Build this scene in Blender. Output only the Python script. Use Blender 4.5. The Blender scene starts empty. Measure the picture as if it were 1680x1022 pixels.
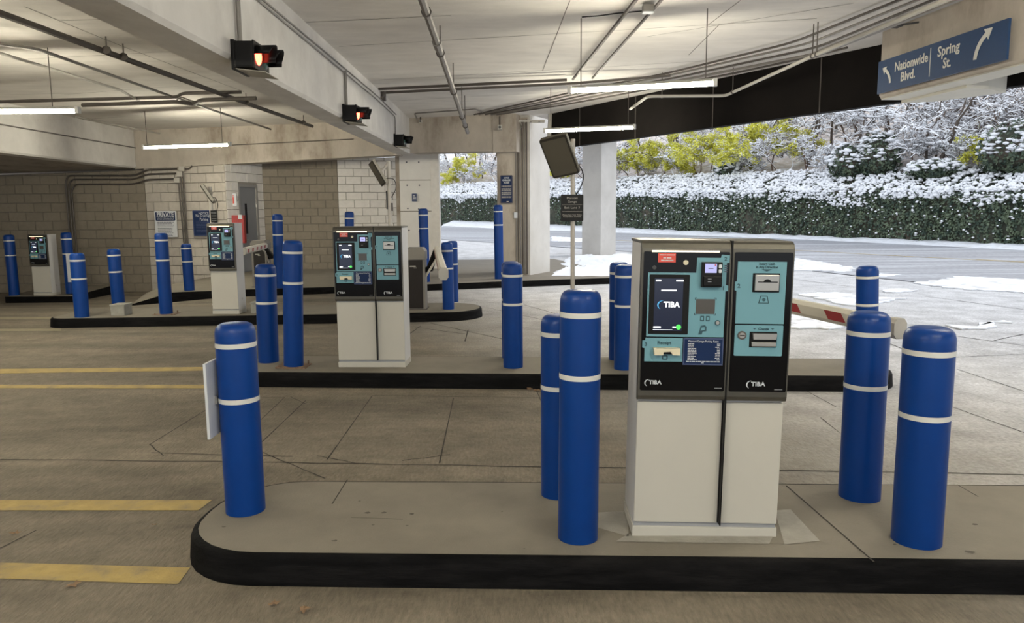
import bpy, bmesh, math, random
from mathutils import Vector, Matrix
random.seed(7)
C = bpy.context.scene.collection
sc = bpy.context.scene
PI = math.pi
# ------------------------------------------------------------------ camera
FPX = 1225.0; PITCH = math.atan(162.5/FPX); ROLL = math.radians(.45); CZ = 1.66
_u = Vector((0, math.sin(PITCH), math.cos(PITCH))); _f = Vector((0, math.cos(PITCH), -math.sin(PITCH))); _r = Vector((1, 0, 0))
XA = _r*math.cos(ROLL) - _u*math.sin(ROLL); YA = _r*math.sin(ROLL) + _u*math.cos(ROLL)
cam = bpy.data.cameras.new('camera'); camo = bpy.data.objects.new('camera', cam); C.objects.link(camo)
cam.sensor_width = 36; cam.lens = 36*FPX/1680; cam.clip_end = 400
m = Matrix((XA, YA, -_f)).transposed().to_4x4(); m.translation = Vector((0, 0, CZ)); camo.matrix_world = m
sc.camera = camo
# ------------------------------------------------------------------ world, exposure
sc.view_settings.view_transform = 'Standard'; sc.view_settings.look = 'None'
sc.view_settings.gamma = 1; sc.view_settings.use_curve_mapping = False
sc.view_settings.exposure = 0.0
W = bpy.data.worlds.new('overcast_sky'); sc.world = W; W.use_nodes = True
bg = W.node_tree.nodes['Background']; bg.inputs[0].default_value = (.86, .92, 1, 1); bg.inputs[1].default_value = 1.4
sun = bpy.data.lights.new('hazy_sun', 'SUN'); sun.energy = 1.8; sun.angle = math.radians(25); sun.color = (1, .96, .9)
suno = bpy.data.objects.new('hazy_sun', sun); C.objects.link(suno); suno.rotation_euler = (math.radians(50), 0, math.radians(115))
TUBE = 190.0      # radiance of the fluorescent tubes

# ------------------------------------------------------------------ image measurements -> world
def ray(px, py): return XA*((px-840)/FPX) + YA*((511-py)/FPX) + _f
def G(px, py, z=0.0):
    d = ray(px, py); t = (z-CZ)/d.z; return Vector((d.x*t, d.y*t, z))
def D(px, py, Y):
    d = ray(px, py); t = Y/d.y; return Vector((d.x*t, Y, CZ+d.z*t))
def ss(v): v = max(0., min(1., v)); return v*v*(3-2*v)
def zf(x, y):                                   # height of the paving: falls to the far left, rises to the street
    z = -ss((y-12.5)/4.2)*ss((-x-5.5)/3)*.27 - max(0, y-16.7)*.03*ss((-x-5.5)/3)
    if y > 21 and x > -6: z += (y-21)*.012
    if y > 55: z += (y-55)*.012
    return z
def GG(px, py, dz=0.0):
    z = 0.
    for i in range(50):
        p = G(px, py, z+dz); z = .5*z + .5*zf(p.x, p.y)
    return p
# ------------------------------------------------------------------ materials
def mat(name, col, rough=.6, metal=0., var=.0, scale=8., bump=0., bscale=60., stretch=(1, 1, 1), dark=None, dscale=1.2, damt=0., emit=None, es=0., rand=0., spec=.5, coat=0.):
    M = bpy.data.materials.new(name); M.use_nodes = True; N = M.node_tree.nodes; L = M.node_tree.links
    b = N['Principled BSDF']; b.inputs['Roughness'].default_value = rough; b.inputs['Metallic'].default_value = metal
    b.inputs['Specular IOR Level'].default_value = spec; b.inputs['Coat Weight'].default_value = coat
    b.inputs['Base Color'].default_value = (*col, 1)
    if emit: b.inputs['Emission Color'].default_value = (*emit, 1); b.inputs['Emission Strength'].default_value = es
    if not (var or bump or damt or rand): return M
    tc = N.new('ShaderNodeTexCoord'); mp = N.new('ShaderNodeMapping'); mp.inputs['Scale'].default_value = stretch
    geo = N.new('ShaderNodeNewGeometry')
    L.new(geo.outputs['Position'], mp.inputs['Vector'])
    cur = None
    def noise(s, det=5., r=.6):
        n = N.new('ShaderNodeTexNoise'); n.inputs['Scale'].default_value = s; n.inputs['Detail'].default_value = det; n.inputs['Roughness'].default_value = r
        L.new(mp.outputs[0], n.inputs['Vector']); return n
    def mul(prev, fac_socket, lo, hi):
        mr = N.new('ShaderNodeMapRange'); mr.inputs['From Min'].default_value = .3; mr.inputs['From Max'].default_value = .7
        mr.inputs['To Min'].default_value = lo; mr.inputs['To Max'].default_value = hi; L.new(fac_socket, mr.inputs['Value'])
        mx = N.new('ShaderNodeMix'); mx.data_type = 'RGBA'; mx.blend_type = 'MULTIPLY'; mx.inputs['Factor'].default_value = 1
        if prev is None: mx.inputs['A'].default_value = (*col, 1)
        else: L.new(prev, mx.inputs['A'])
        L.new(mr.outputs[0], mx.inputs['B']); return mx.outputs['Result']
    if var: cur = mul(cur, noise(scale).outputs['Fac'], 1-var, 1+var)
    if damt:
        n = noise(dscale, 6., .65)
        mr = N.new('ShaderNodeMapRange'); mr.inputs['From Min'].default_value = .48; mr.inputs['From Max'].default_value = .68; L.new(n.outputs['Fac'], mr.inputs['Value'])
        ml = N.new('ShaderNodeMath'); ml.operation = 'MULTIPLY'; ml.inputs[1].default_value = damt; L.new(mr.outputs[0], ml.inputs[0])
        mx = N.new('ShaderNodeMix'); mx.data_type = 'RGBA'; L.new(ml.outputs[0], mx.inputs['Factor'])
        if cur is None: mx.inputs['A'].default_value = (*col, 1)
        else: L.new(cur, mx.inputs['A'])
        mx.inputs['B'].default_value = (*(dark or (.05, .04, .03)), 1); cur = mx.outputs['Result']
    if rand:
        oi = N.new('ShaderNodeObjectInfo'); mr = N.new('ShaderNodeMapRange'); mr.inputs['To Min'].default_value = 1-rand; mr.inputs['To Max'].default_value = 1+rand
        L.new(oi.outputs['Random'], mr.inputs['Value'])
        mx = N.new('ShaderNodeMix'); mx.data_type = 'RGBA'; mx.blend_type = 'MULTIPLY'; mx.inputs['Factor'].default_value = 1
        if cur is None: mx.inputs['A'].default_value = (*col, 1)
        else: L.new(cur, mx.inputs['A'])
        L.new(mr.outputs[0], mx.inputs['B']); cur = mx.outputs['Result']
    if cur: L.new(cur, b.inputs['Base Color'])
    if bump:
        n = noise(bscale, 4.); bp = N.new('ShaderNodeBump'); bp.inputs['Strength'].default_value = bump; bp.inputs['Distance'].default_value = .01
        L.new(n.outputs['Fac'], bp.inputs['Height']); L.new(bp.outputs[0], b.inputs['Normal'])
    return M
M = {}
M['ceiling'] = mat('ceiling_concrete', (.74, .71, .67), .9, var=.09, scale=2.5, bump=.4, bscale=25, stretch=(.6, 1.6, 1), dark=(.66, .62, .57), dscale=1.1, damt=.4)
M['beam'] = mat('beam_concrete', (.76, .74, .71), .85, var=.08, scale=3, bump=.2, bscale=30, stretch=(1, .6, .5), dark=(.40, .37, .34), dscale=1.3, damt=.35)
M['stained'] = mat('stained_beam_concrete', (.52, .47, .41), .9, var=.14, scale=3, bump=.25, bscale=30, stretch=(1, 1, .45), dark=(.22, .175, .135), dscale=1.5, damt=.85)  # stained beams; also painted shade on the column's darker side
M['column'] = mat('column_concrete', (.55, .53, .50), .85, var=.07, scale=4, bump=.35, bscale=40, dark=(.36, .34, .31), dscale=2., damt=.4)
M['panelc'] = mat('wall_panel_concrete', (.78, .76, .73), .8, var=.04, scale=3, bump=.1, bscale=30)
M['block'] = mat('grey_block', (.255, .222, .178), .92, var=.08, scale=9, bump=.5, bscale=120, rand=.07)
M['blocklit'] = mat('lit_block', (.76, .73, .69), .92, var=.06, scale=9, bump=.5, bscale=120, rand=.05)  # grey block with brighter light put into the colour
M['blockhalflit'] = mat('half_lit_block', (.54, .50, .45), .92, var=.08, scale=9, bump=.5, bscale=120, rand=.06)  # grey block with some of its light put into the colour
M['mortar'] = mat('mortar', (.20, .18, .155), .95, var=.1, scale=20)
M['mortarlight'] = mat('pale_mortar', (.30, .28, .25), .95, var=.1, scale=20)  # mortar lightened to go with the lit blocks
M['island'] = mat('island_concrete', (.195, .175, .142), .85, var=.10, scale=3.5, bump=.3, bscale=90, dark=(.19, .17, .14), dscale=2.2, damt=.45)
M['patch'] = mat('pale_concrete_patch', (.30, .285, .255), .9, var=.12, scale=12, bump=.5, bscale=60)
M['curb'] = mat('black_curb_paint', (.003, .003, .0035), .75, var=.5, scale=8, bump=.5, bscale=30, stretch=(.5, 1, 3), dark=(.022, .02, .02), dscale=4, damt=.3, spec=.1)
M['joint'] = mat('joint_sealant', (.035, .03, .025), .9)
M['spot'] = mat('dark_floor_stain', (.085, .075, .06), .9, var=.3, scale=30)
M['jointlight'] = mat('ceiling_joint_grey', (.20, .185, .17), .9)  # grey of the ceiling joint lines
M['yellow'] = mat('yellow_road_paint', (.42, .31, .11), .75, var=.16, scale=14, bump=.3, bscale=90, stretch=(1, 1, 1), dark=(.20, .165, .11), dscale=7, damt=.8)
M['paleyellow'] = mat('worn_yellow_paint', (.27, .235, .155), .8, var=.12, scale=10, dark=(.22, .2, .16), dscale=4, damt=.6)
M['blue'] = mat('blue_bollard_plastic', (.0003, .036, .205), .34, var=.05, scale=6, bump=.06, bscale=150, rand=.06, spec=.26)
M['tape'] = mat('white_reflective_tape', (.62, .62, .60), .45)
M['white'] = mat('cream_powder_coat', (.50, .485, .44), .5, var=.02, scale=4)
M['side'] = mat('white_cabinet_side', (.56, .56, .57), .45)
M['greyline'] = mat('grey_recess', (.30, .31, .33), .5)
M['rim'] = mat('bronze_grey_metal', (.10, .094, .08), .4, .65, var=.05, scale=30)
M['face'] = mat('gloss_black_face', (.004, .004, .005), .14, spec=.22)
M['teal'] = mat('pale_teal_label', (.145, .31, .375), .45, spec=.3)
M['tealink'] = mat('dark_teal_ink', (.02, .07, .09), .5)
M['navy'] = mat('navy_notice', (.006, .020, .075), .5, spec=.2)
M['navyrim'] = mat('slate_blue_border', (.055, .075, .16), .5, spec=.3)
M['print'] = mat('pale_print', (.55, .58, .62), .5)
M['steel'] = mat('brushed_steel', (.42, .41, .39), .35, .8)
M['dkgrey'] = mat('dark_grey_plastic', (.05, .05, .052), .5)
M['black'] = mat('black_plastic', (.006, .006, .0065), .4, spec=.2)
M['beige'] = mat('beige_plastic', (.66, .60, .44), .4)
M['scan'] = mat('scanner_window', (.075, .07, .065), .2)
M['red'] = mat('red_sticker', (.62, .07, .05), .5)
M['redbright'] = mat('red_cabinet', (.33, .012, .012), .4)
M['redtape'] = mat('red_arm_tape', (.33, .03, .035), .4)
M['arm'] = mat('barrier_arm_white', (.66, .63, .55), .4)
M['lampwarm'] = mat('warm_light_strip', (1, 1, 1), .5, emit=(1, .80, .5), es=2.2)
M['screen'] = mat('screen_navy', (.005, .005, .01), .15, emit=(.035, .05, .105), es=.35)
M['screenwhite'] = mat('screen_white', (.5, .5, .5), .4, emit=(.9, .95, 1), es=1.3)
M['screenblue'] = mat('screen_blue', (.0, .0, .0), .4, emit=(.08, .42, .75), es=1.)
M['screenlav'] = mat('screen_lavender', (.0, .0, .0), .4, emit=(.55, .55, .95), es=1.)
M['screengreen'] = mat('screen_green', (.0, .1, .0), .4, emit=(.1, .8, .12), es=1.2)
M['conduit'] = mat('grey_conduit', (.24, .225, .21), .5, .4, var=.1, scale=10)
M['conduitdark'] = mat('dark_conduit', (.10, .088, .08), .55, .3, var=.1, scale=10)
M['conduitpale'] = mat('painted_conduit', (.44, .42, .38), .5, var=.05, scale=10)
M['tube'] = mat('fluorescent_tube', (1, 1, 1), .5, emit=(1, .93, .74), es=TUBE)
M['fixture'] = mat('fixture_housing', (.33, .33, .30), .5)
M['fixturecap'] = mat('fixture_end_cap', (.62, .62, .60), .4)
M['fascia'] = mat('black_fascia_panel', (.008, .0065, .006), .85, var=.3, scale=2, spec=.15)
M['soffit'] = mat('pale_beam_soffit', (.62, .60, .53), .8, var=.04, scale=4)
M['signblue'] = mat('blue_road_sign', (.018, .058, .16), .4, var=.05, scale=20)
M['signwhite'] = mat('sign_white', (.72, .72, .68), .5)
M['signborder'] = mat('white_sign_face', (.60, .62, .66), .5)
M['ink'] = mat('dark_ink', (.06, .06, .09), .6)
M['panelgrey'] = mat('reader_panel_grey', (.095, .085, .065), .6, spec=.3)
M['panelrim'] = mat('reader_panel_rim', (.04, .035, .028), .6, spec=.3)
M['paneledge'] = mat('reader_panel_edge', (.36, .34, .29), .5)
M['pole'] = mat('painted_steel_pole', (.48, .45, .41), .45)
M['housing'] = mat('barrier_housing_grey', (.22, .205, .185), .5, .2)
M['housingfront'] = mat('barrier_front_panel', (.016, .012, .011), .5, spec=.3)
M['door'] = mat('grey_painted_door', (.22, .225, .24), .5, var=.04, scale=3)
M['doorframe'] = mat('grey_door_frame', (.30, .29, .28), .5)
M['glassdark'] = mat('dark_wired_glass', (.006, .008, .018), .1)
M['rust'] = mat('rusty_plate', (.20, .13, .085), .8, var=.3, scale=30, bump=.4, bscale=80)
M['footing'] = mat('concrete_footing', (.30, .295, .265), .9, var=.1, scale=20, bump=.5, bscale=80)
M['snow'] = mat('snow', (.80, .83, .88), .7, var=.03, scale=5, bump=.6, bscale=14)
M['snowclump'] = mat('snow_clump', (.90, .91, .94), .8)
M['bark'] = mat('bark', (.12, .095, .08), .9, var=.2, scale=12)
M['barkbrown'] = mat('brown_bark', (.17, .115, .085), .9, var=.2, scale=12)
M['ivycore'] = mat('ivy_wall_core', (.045, .05, .035), .95, var=.3, scale=3, dark=(.16, .12, .09), dscale=.6, damt=.7)  # dark green-brown core under the leaves
M['leafyellow'] = mat('yellow_green_leaf', (.80, .78, .14), .7, var=.25, scale=1.5)
M['dryleaf'] = mat('dry_leaf', (.22, .14, .08), .8, var=.2, scale=60)
M['hill'] = mat('hillside_leaf_litter', (.52, .46, .42), .95, var=.3, scale=2.5, dark=(.80, .80, .84), dscale=1.6, damt=1., bump=.8, bscale=5)
M['verge'] = mat('verge_snow', (.72, .74, .78), .8, var=.08, scale=4, dark=(.42, .36, .30), dscale=2.5, damt=.35, bump=.8, bscale=10)
def two_tone(name, a, b, scale):
    Mx = bpy.data.materials.new(name); Mx.use_nodes = True; N = Mx.node_tree.nodes; L = Mx.node_tree.links
    geo = N.new('ShaderNodeNewGeometry'); n = N.new('ShaderNodeTexNoise'); n.inputs['Scale'].default_value = scale; n.inputs['Detail'].default_value = 2
    cr = N.new('ShaderNodeValToRGB'); cr.color_ramp.elements[0].position = .38; cr.color_ramp.elements[1].position = .62
    cr.color_ramp.elements[0].color = (*a, 1); cr.color_ramp.elements[1].color = (*b, 1)
    L.new(geo.outputs['Position'], n.inputs['Vector']); L.new(n.outputs['Fac'], cr.inputs[0]); L.new(cr.outputs[0], N['Principled BSDF'].inputs['Base Color'])
    N['Principled BSDF'].inputs['Roughness'].default_value = .6; return Mx
M['ivy'] = two_tone('ivy_leaf', (.035, .060, .042), (.135, .175, .105), 3.5)
def floor_material():
    Mx = bpy.data.materials.new('paving_concrete'); Mx.use_nodes = True; N = Mx.node_tree.nodes; L = Mx.node_tree.links
    b = N['Principled BSDF']; b.inputs['Roughness'].default_value = .8; b.inputs['Specular IOR Level'].default_value = .35
    geo = N.new('ShaderNodeNewGeometry')
    def noise(s, st, det=5):
        mp = N.new('ShaderNodeMapping'); mp.inputs['Scale'].default_value = st; L.new(geo.outputs['Position'], mp.inputs['Vector'])
        n = N.new('ShaderNodeTexNoise'); n.inputs['Scale'].default_value = s; n.inputs['Detail'].default_value = det; n.inputs['Roughness'].default_value = .62
        L.new(mp.outputs[0], n.inputs['Vector']); return n.outputs['Fac']
    def rng(s, a, b_, lo, hi):
        mr = N.new('ShaderNodeMapRange'); mr.inputs['From Min'].default_value = a; mr.inputs['From Max'].default_value = b_
        mr.inputs['To Min'].default_value = lo; mr.inputs['To Max'].default_value = hi; L.new(s, mr.inputs['Value']); return mr.outputs[0]
    def mul(a, s):
        mx = N.new('ShaderNodeMix'); mx.data_type = 'RGBA'; mx.blend_type = 'MULTIPLY'; mx.inputs['Factor'].default_value = 1
        if isinstance(a, tuple): mx.inputs['A'].default_value = (*a, 1)
        else: L.new(a, mx.inputs['A'])
        L.new(s, mx.inputs['B']); return mx.outputs['Result']
    c = mul((.185, .160, .124), rng(noise(.9, (.25, 1.5, 1)), .3, .7, .66, 1.3))      # wheel tracks along the lanes
    c = mul(c, rng(noise(4, (1, 1, 1)), .3, .7, .80, 1.18))
    c = mul(c, rng(noise(55, (1, .25, 1), 3), .3, .7, .80, 1.16))
    # paler towards the open side: less grime, frost, and daylight put into the colour
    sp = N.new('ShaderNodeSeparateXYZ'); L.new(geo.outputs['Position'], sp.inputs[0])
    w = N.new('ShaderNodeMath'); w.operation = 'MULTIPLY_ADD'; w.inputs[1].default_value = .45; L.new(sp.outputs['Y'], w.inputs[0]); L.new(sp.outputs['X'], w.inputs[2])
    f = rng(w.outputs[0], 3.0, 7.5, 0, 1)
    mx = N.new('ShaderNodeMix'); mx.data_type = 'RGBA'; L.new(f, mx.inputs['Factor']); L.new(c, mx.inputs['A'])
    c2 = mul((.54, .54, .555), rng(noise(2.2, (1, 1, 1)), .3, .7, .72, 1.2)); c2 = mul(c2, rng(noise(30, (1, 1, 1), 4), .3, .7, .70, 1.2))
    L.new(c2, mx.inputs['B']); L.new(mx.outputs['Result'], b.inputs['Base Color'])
    bp = N.new('ShaderNodeBump'); bp.inputs['Strength'].default_value = .9; bp.inputs['Distance'].default_value = .012
    ad = N.new('ShaderNodeMath'); ad.operation = 'ADD'; L.new(noise(60, (1, .3, 1), 3), ad.inputs[0]); L.new(noise(14, (1, 1, 1), 4), ad.inputs[1])
    L.new(ad.outputs[0], bp.inputs['Height']); L.new(bp.outputs[0], b.inputs['Normal'])
    return Mx
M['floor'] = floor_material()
def asphalt_material():
    Mx = bpy.data.materials.new('street_asphalt'); Mx.use_nodes = True; N = Mx.node_tree.nodes; L = Mx.node_tree.links
    b = N['Principled BSDF']; b.inputs['Roughness'].default_value = .75
    geo = N.new('ShaderNodeNewGeometry'); mp = N.new('ShaderNodeMapping'); mp.inputs['Rotation'].default_value = (0, 0, math.radians(60)); mp.inputs['Scale'].default_value = (.07, 1.1, 1)
    L.new(geo.outputs['Position'], mp.inputs['Vector'])
    n = N.new('ShaderNodeTexNoise'); n.inputs['Scale'].default_value = 1.6; n.inputs['Detail'].default_value = 6; L.new(mp.outputs[0], n.inputs['Vector'])
    cr = N.new('ShaderNodeValToRGB'); e = cr.color_ramp.elements; e[0].position = .45; e[0].color = (.27, .275, .30, 1); e[1].position = .72; e[1].color = (.48, .50, .54, 1)
    L.new(n.outputs['Fac'], cr.inputs[0])
    n2 = N.new('ShaderNodeTexNoise'); n2.inputs['Scale'].default_value = 9; n2.inputs['Detail'].default_value = 6; L.new(geo.outputs['Position'], n2.inputs['Vector'])
    mr = N.new('ShaderNodeMapRange'); mr.inputs['From Min'].default_value = .3; mr.inputs['From Max'].default_value = .7; mr.inputs['To Min'].default_value = .8; mr.inputs['To Max'].default_value = 1.15; L.new(n2.outputs['Fac'], mr.inputs['Value'])
    mx = N.new('ShaderNodeMix'); mx.data_type = 'RGBA'; mx.blend_type = 'MULTIPLY'; mx.inputs['Factor'].default_value = 1
    L.new(cr.outputs[0], mx.inputs['A']); L.new(mr.outputs[0], mx.inputs['B']); L.new(mx.outputs['Result'], b.inputs['Base Color']); return Mx
M['asphalt'] = asphalt_material()
M['frost'] = two_tone('broken_snow', (.50, .50, .52), (.84, .87, .92), 3.2); M['frost'].node_tree.nodes['Noise Texture'].inputs['Detail'].default_value = 7
M['frost'].node_tree.nodes['Color Ramp'].color_ramp.elements[0].position = .36; M['frost'].node_tree.nodes['Color Ramp'].color_ramp.elements[1].position = .50

# ------------------------------------------------------------------ mesh helpers
def new_obj(name, me, material, parent=None, loc=None):
    o = bpy.data.objects.new(name, me); C.objects.link(o)
    if material is not None and not me.materials: me.materials.append(M[material])
    if parent is not None: o.parent = parent
    if loc is not None: o.location = loc
    return o
def obj(name, bm, material, parent=None, loc=None, smooth=False):
    me = bpy.data.meshes.new(name)
    bmesh.ops.recalc_face_normals(bm, faces=bm.faces)
    if smooth:
        for f in bm.faces: f.smooth = True
    bm.to_mesh(me); bm.free()
    if smooth:
        try: me.set_sharp_from_angle(angle=math.radians(38))
        except Exception: pass
    return new_obj(name, me, material, parent, loc)
def tag(o, label=None, cat=None, group=None, kind=None):
    if label: o['label'] = label
    if cat: o['category'] = cat
    if group: o['group'] = group
    if kind: o['kind'] = kind
    return o
def empty(name, loc, rz=0., label=None, cat=None, group=None):
    o = bpy.data.objects.new(name, None); C.objects.link(o); o.location = loc; o.rotation_euler = (0, 0, rz); o.empty_display_size = .1
    return tag(o, label, cat, group)
def box(bm, a, b, bev=0., seg=2):
    x0, y0, z0 = a; x1, y1, z1 = b
    vs = [bm.verts.new(v) for v in ((x0, y0, z0), (x1, y0, z0), (x1, y1, z0), (x0, y1, z0), (x0, y0, z1), (x1, y0, z1), (x1, y1, z1), (x0, y1, z1))]
    fs = [bm.faces.new([vs[i] for i in q]) for q in ((0, 3, 2, 1), (4, 5, 6, 7), (0, 1, 5, 4), (1, 2, 6, 5), (2, 3, 7, 6), (3, 0, 4, 7))]
    if bev:
        es = list({e for f in fs for e in f.edges}); bmesh.ops.bevel(bm, geom=es, offset=bev, segments=seg, profile=.6, affect='EDGES')
    return vs
def mbox(name, a, b, material, parent=None, bev=0., loc=None, seg=2):
    bm = bmesh.new(); box(bm, a, b, bev, seg); return obj(name, bm, material, parent, loc)
def prism(bm, poly, z0, z1):
    n = len(poly); z0 = z0 if isinstance(z0, (list, tuple)) else [z0]*n; z1 = z1 if isinstance(z1, (list, tuple)) else [z1]*n
    a = [bm.verts.new((p[0], p[1], z)) for p, z in zip(poly, z0)]; b = [bm.verts.new((p[0], p[1], z)) for p, z in zip(poly, z1)]
    bm.faces.new(a[::-1]); bm.faces.new(b)
    for i in range(n): bm.faces.new((a[i], a[(i+1) % n], b[(i+1) % n], b[i]))
def mprism(name, poly, z0, z1, material, parent=None):
    bm = bmesh.new(); prism(bm, poly, z0, z1); return obj(name, bm, material, parent)
def plate(bm, pts, y0, y1):
    """outline in x,z extruded along y"""
    a = [bm.verts.new((x, y0, z)) for x, z in pts]; b = [bm.verts.new((x, y1, z)) for x, z in pts]
    bm.faces.new(a); bm.faces.new(b[::-1]); n = len(pts)
    for i in range(n): bm.faces.new((a[i], b[i], b[(i+1) % n], a[(i+1) % n]))
def mplate(name, pts, y0, y1, material, parent=None):
    bm = bmesh.new(); plate(bm, pts, y0, y1); return obj(name, bm, material, parent)
def rrect(x0, z0, x1, z1, r=.005, n=3):
    out = []
    for cx, cz, a0 in ((x0+r, z0+r, PI), (x1-r, z0+r, 1.5*PI), (x1-r, z1-r, 0), (x0+r, z1-r, .5*PI)):
        for i in range(n+1):
            a = a0 + .5*PI*i/n; out.append((cx+r*math.cos(a), cz+r*math.sin(a)))
    return out
def disc(cx, cz, r, n=20): return [(cx+r*math.cos(2*PI*i/n), cz+r*math.sin(2*PI*i/n)) for i in range(n)]
def tube(bm, pts, r, seg=8, cap=True):
    pts = [Vector(p) for p in pts]; rs = r if isinstance(r, (list, tuple)) else [r]*len(pts); prev = None; ref = None
    for i, p in enumerate(pts):
        t = (pts[min(i+1, len(pts)-1)] - pts[max(i-1, 0)]).normalized()
        if ref is None: ref = Vector((0, 0, 1)) if abs(t.z) < .9 else Vector((1, 0, 0))
        a = t.cross(ref).normalized(); b = a.cross(t).normalized(); ref = b
        ring = [bm.verts.new(p + (a*math.cos(2*PI*k/seg) + b*math.sin(2*PI*k/seg))*rs[i]) for k in range(seg)]
        if prev:
            for k in range(seg): bm.faces.new((prev[k], prev[(k+1) % seg], ring[(k+1) % seg], ring[k]))
        elif cap: bm.faces.new(ring[::-1])
        prev = ring
    if cap: bm.faces.new(prev)
def mtube(name, pts, r, material, parent=None, seg=8):
    bm = bmesh.new(); tube(bm, pts, r, seg); return obj(name, bm, material, parent, smooth=True)
def bend(pts, r=.12, n=4):
    """round the corners of a polyline"""
    pts = [Vector(p) for p in pts]; out = [pts[0]]
    for i in range(1, len(pts)-1):
        a = (pts[i-1]-pts[i]); b = (pts[i+1]-pts[i]); rr = min(r, a.length*.45, b.length*.45)
        p0 = pts[i]+a.normalized()*rr; p1 = pts[i]+b.normalized()*rr
        for k in range(n+1):
            t = k/n; out.append(p0*(1-t)**2 + pts[i]*2*t*(1-t) + p1*t*t)
    return out+[pts[-1]]
def lathe(bm, prof, seg=32, center=(0, 0, 0)):
    cx, cy, cz = center; prev = None
    for r, z in prof:
        if r < 1e-5: ring = [bm.verts.new((cx, cy, cz+z))]
        else: ring = [bm.verts.new((cx+r*math.cos(2*PI*k/seg), cy+r*math.sin(2*PI*k/seg), cz+z)) for k in range(seg)]
        if prev:
            for k in range(seg):
                a, b = prev[k % len(prev)], prev[(k+1) % len(prev)]; c, d = ring[(k+1) % len(ring)], ring[k % len(ring)]
                vs = []
                for v in (a, b, c, d):
                    if v not in vs: vs.append(v)
                if len(vs) > 2: bm.faces.new(vs)
        prev = ring
_tc = {}
def text_mesh(s, size, bold=0.):
    key = (s, size, bold)
    if key in _tc: return _tc[key]
    cu = bpy.data.curves.new('lettering', 'FONT'); cu.body = s; cu.size = size; cu.align_x = 'CENTER'; cu.align_y = 'CENTER'; cu.resolution_u = 2; cu.offset = bold; cu.extrude = .0006; cu.space_line = .95
    o = bpy.data.objects.new('lettering', cu); C.objects.link(o); bpy.context.view_layer.update()
    me = bpy.data.meshes.new_from_object(o.evaluated_get(bpy.context.evaluated_depsgraph_get())); bpy.data.objects.remove(o); me.name = 'lettering'
    me.materials.clear(); _tc[key] = me; return me
def text(s, x, y, z, size, material, parent, bold=0., width=None, rz=0., name='lettering'):
    me = text_mesh(s, size, bold).copy(); me.materials.append(M[material])
    o = bpy.data.objects.new(name, me); C.objects.link(o); o.parent = parent; o.location = (x, y, z); o.rotation_euler = (PI/2, 0, rz)
    if width:
        w = max(v.co.x for v in me.vertices)-min(v.co.x for v in me.vertices); o.scale = (width/w, 1, 1)
    return o
def drape(name, poly, dz, material, step=1.0, parent=None, thick=0., up=None):
    """flat polygon laid on the paving, cut into strips so that it follows the slope"""
    bm = bmesh.new(); f = bm.faces.new([bm.verts.new((p[0], p[1], 0)) for p in poly])
    ys = [p[1] for p in poly]; y = math.floor(min(ys)/step)*step
    while y < max(ys):
        bmesh.ops.bisect_plane(bm, geom=bm.verts[:]+bm.edges[:]+bm.faces[:], plane_co=(0, y, 0), plane_no=(0, 1, 0)); y += step
    bmesh.ops.triangulate(bm, faces=[f for f in bm.faces if len(f.verts) > 4])
    for v in bm.verts: v.co.z = zf(v.co.x, v.co.y)+dz
    if thick:
        r = bmesh.ops.extrude_face_region(bm, geom=bm.faces[:]); 
        for e in r['geom']:
            if isinstance(e, bmesh.types.BMVert): e.co.z += thick
    return obj(name, bm, material, parent)
def ribbon(bm, a, b, w, z=None, dz=.002):
    a = Vector((a[0], a[1], 0)); b = Vector((b[0], b[1], 0)); t = (b-a).normalized(); n = Vector((-t.y, t.x, 0))*w/2
    q = []
    for p in (a-n, b-n, b+n, a+n):
        q.append(bm.verts.new((p.x, p.y, (zf(p.x, p.y)+dz) if z is None else z)))
    bm.faces.new(q)
def struct(o): o['kind'] = 'structure'; return o
def frame_on(o, a, b, outward=0.):
    """put o so that its local x runs from a to b (plan), local -y faces the viewer"""
    d = Vector(b)-Vector(a); o.rotation_euler = (0, 0, math.atan2(d.y, d.x)); return o

# ================================================================== SETTING
# paving
bm = bmesh.new(); xs = [-16.5+.75*i for i in range(64)]; ys = [-9+.75*i for i in range(120)]
gv = [[bm.verts.new((x, y, zf(x, y))) for x in xs] for y in ys]
for j in range(len(ys)-1):
    for i in range(len(xs)-1): bm.faces.new((gv[j][i], gv[j][i+1], gv[j+1][i+1], gv[j+1][i]))
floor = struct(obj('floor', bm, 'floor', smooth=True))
JO = [((0, 754), (350, 757)), ((350, 757), (700, 763)), ((700, 763), (1050, 768)), ((1050, 768), (1300, 772)), ((1300, 772), (1680, 779)), ((341, 671), (245, 730)), ((245, 729), (268, 748)),
      ((248, 743), (480, 749)), ((502, 657), (425, 730)), ((477, 651), (502, 663)), ((425, 652), (467, 652)), ((467, 652), (427, 690)), ((431, 742), (533, 785)), ((611, 649), (537, 754)), ((520, 748), (590, 761)),
      ((612, 649), (902, 653)), ((744, 653), (721, 760)), ((660, 756), (738, 746)), ((1571, 552), (1680, 567)), ((1631, 559), (1680, 548)), ((1570, 586), (1680, 581)), ((1302, 458), (1401, 471)),
      ((1517, 486), (1680, 508)), ((1460, 564), (1484, 574)), ((1570, 606), (1680, 642)), ((1560, 667), (1680, 710)), ((1346, 685), (1377, 710)), ((681, 537), (763, 548)), ((768, 541), (763, 560)),
      ((706, 530), (840, 560)), ((655, 560), (690, 535)), ((1320, 640), (1372, 668)), ((0, 900), (60, 870)), ((880, 640), (905, 700)), ((800, 505), (960, 540)), ((860, 500), (930, 520))]
bm = bmesh.new()
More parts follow.
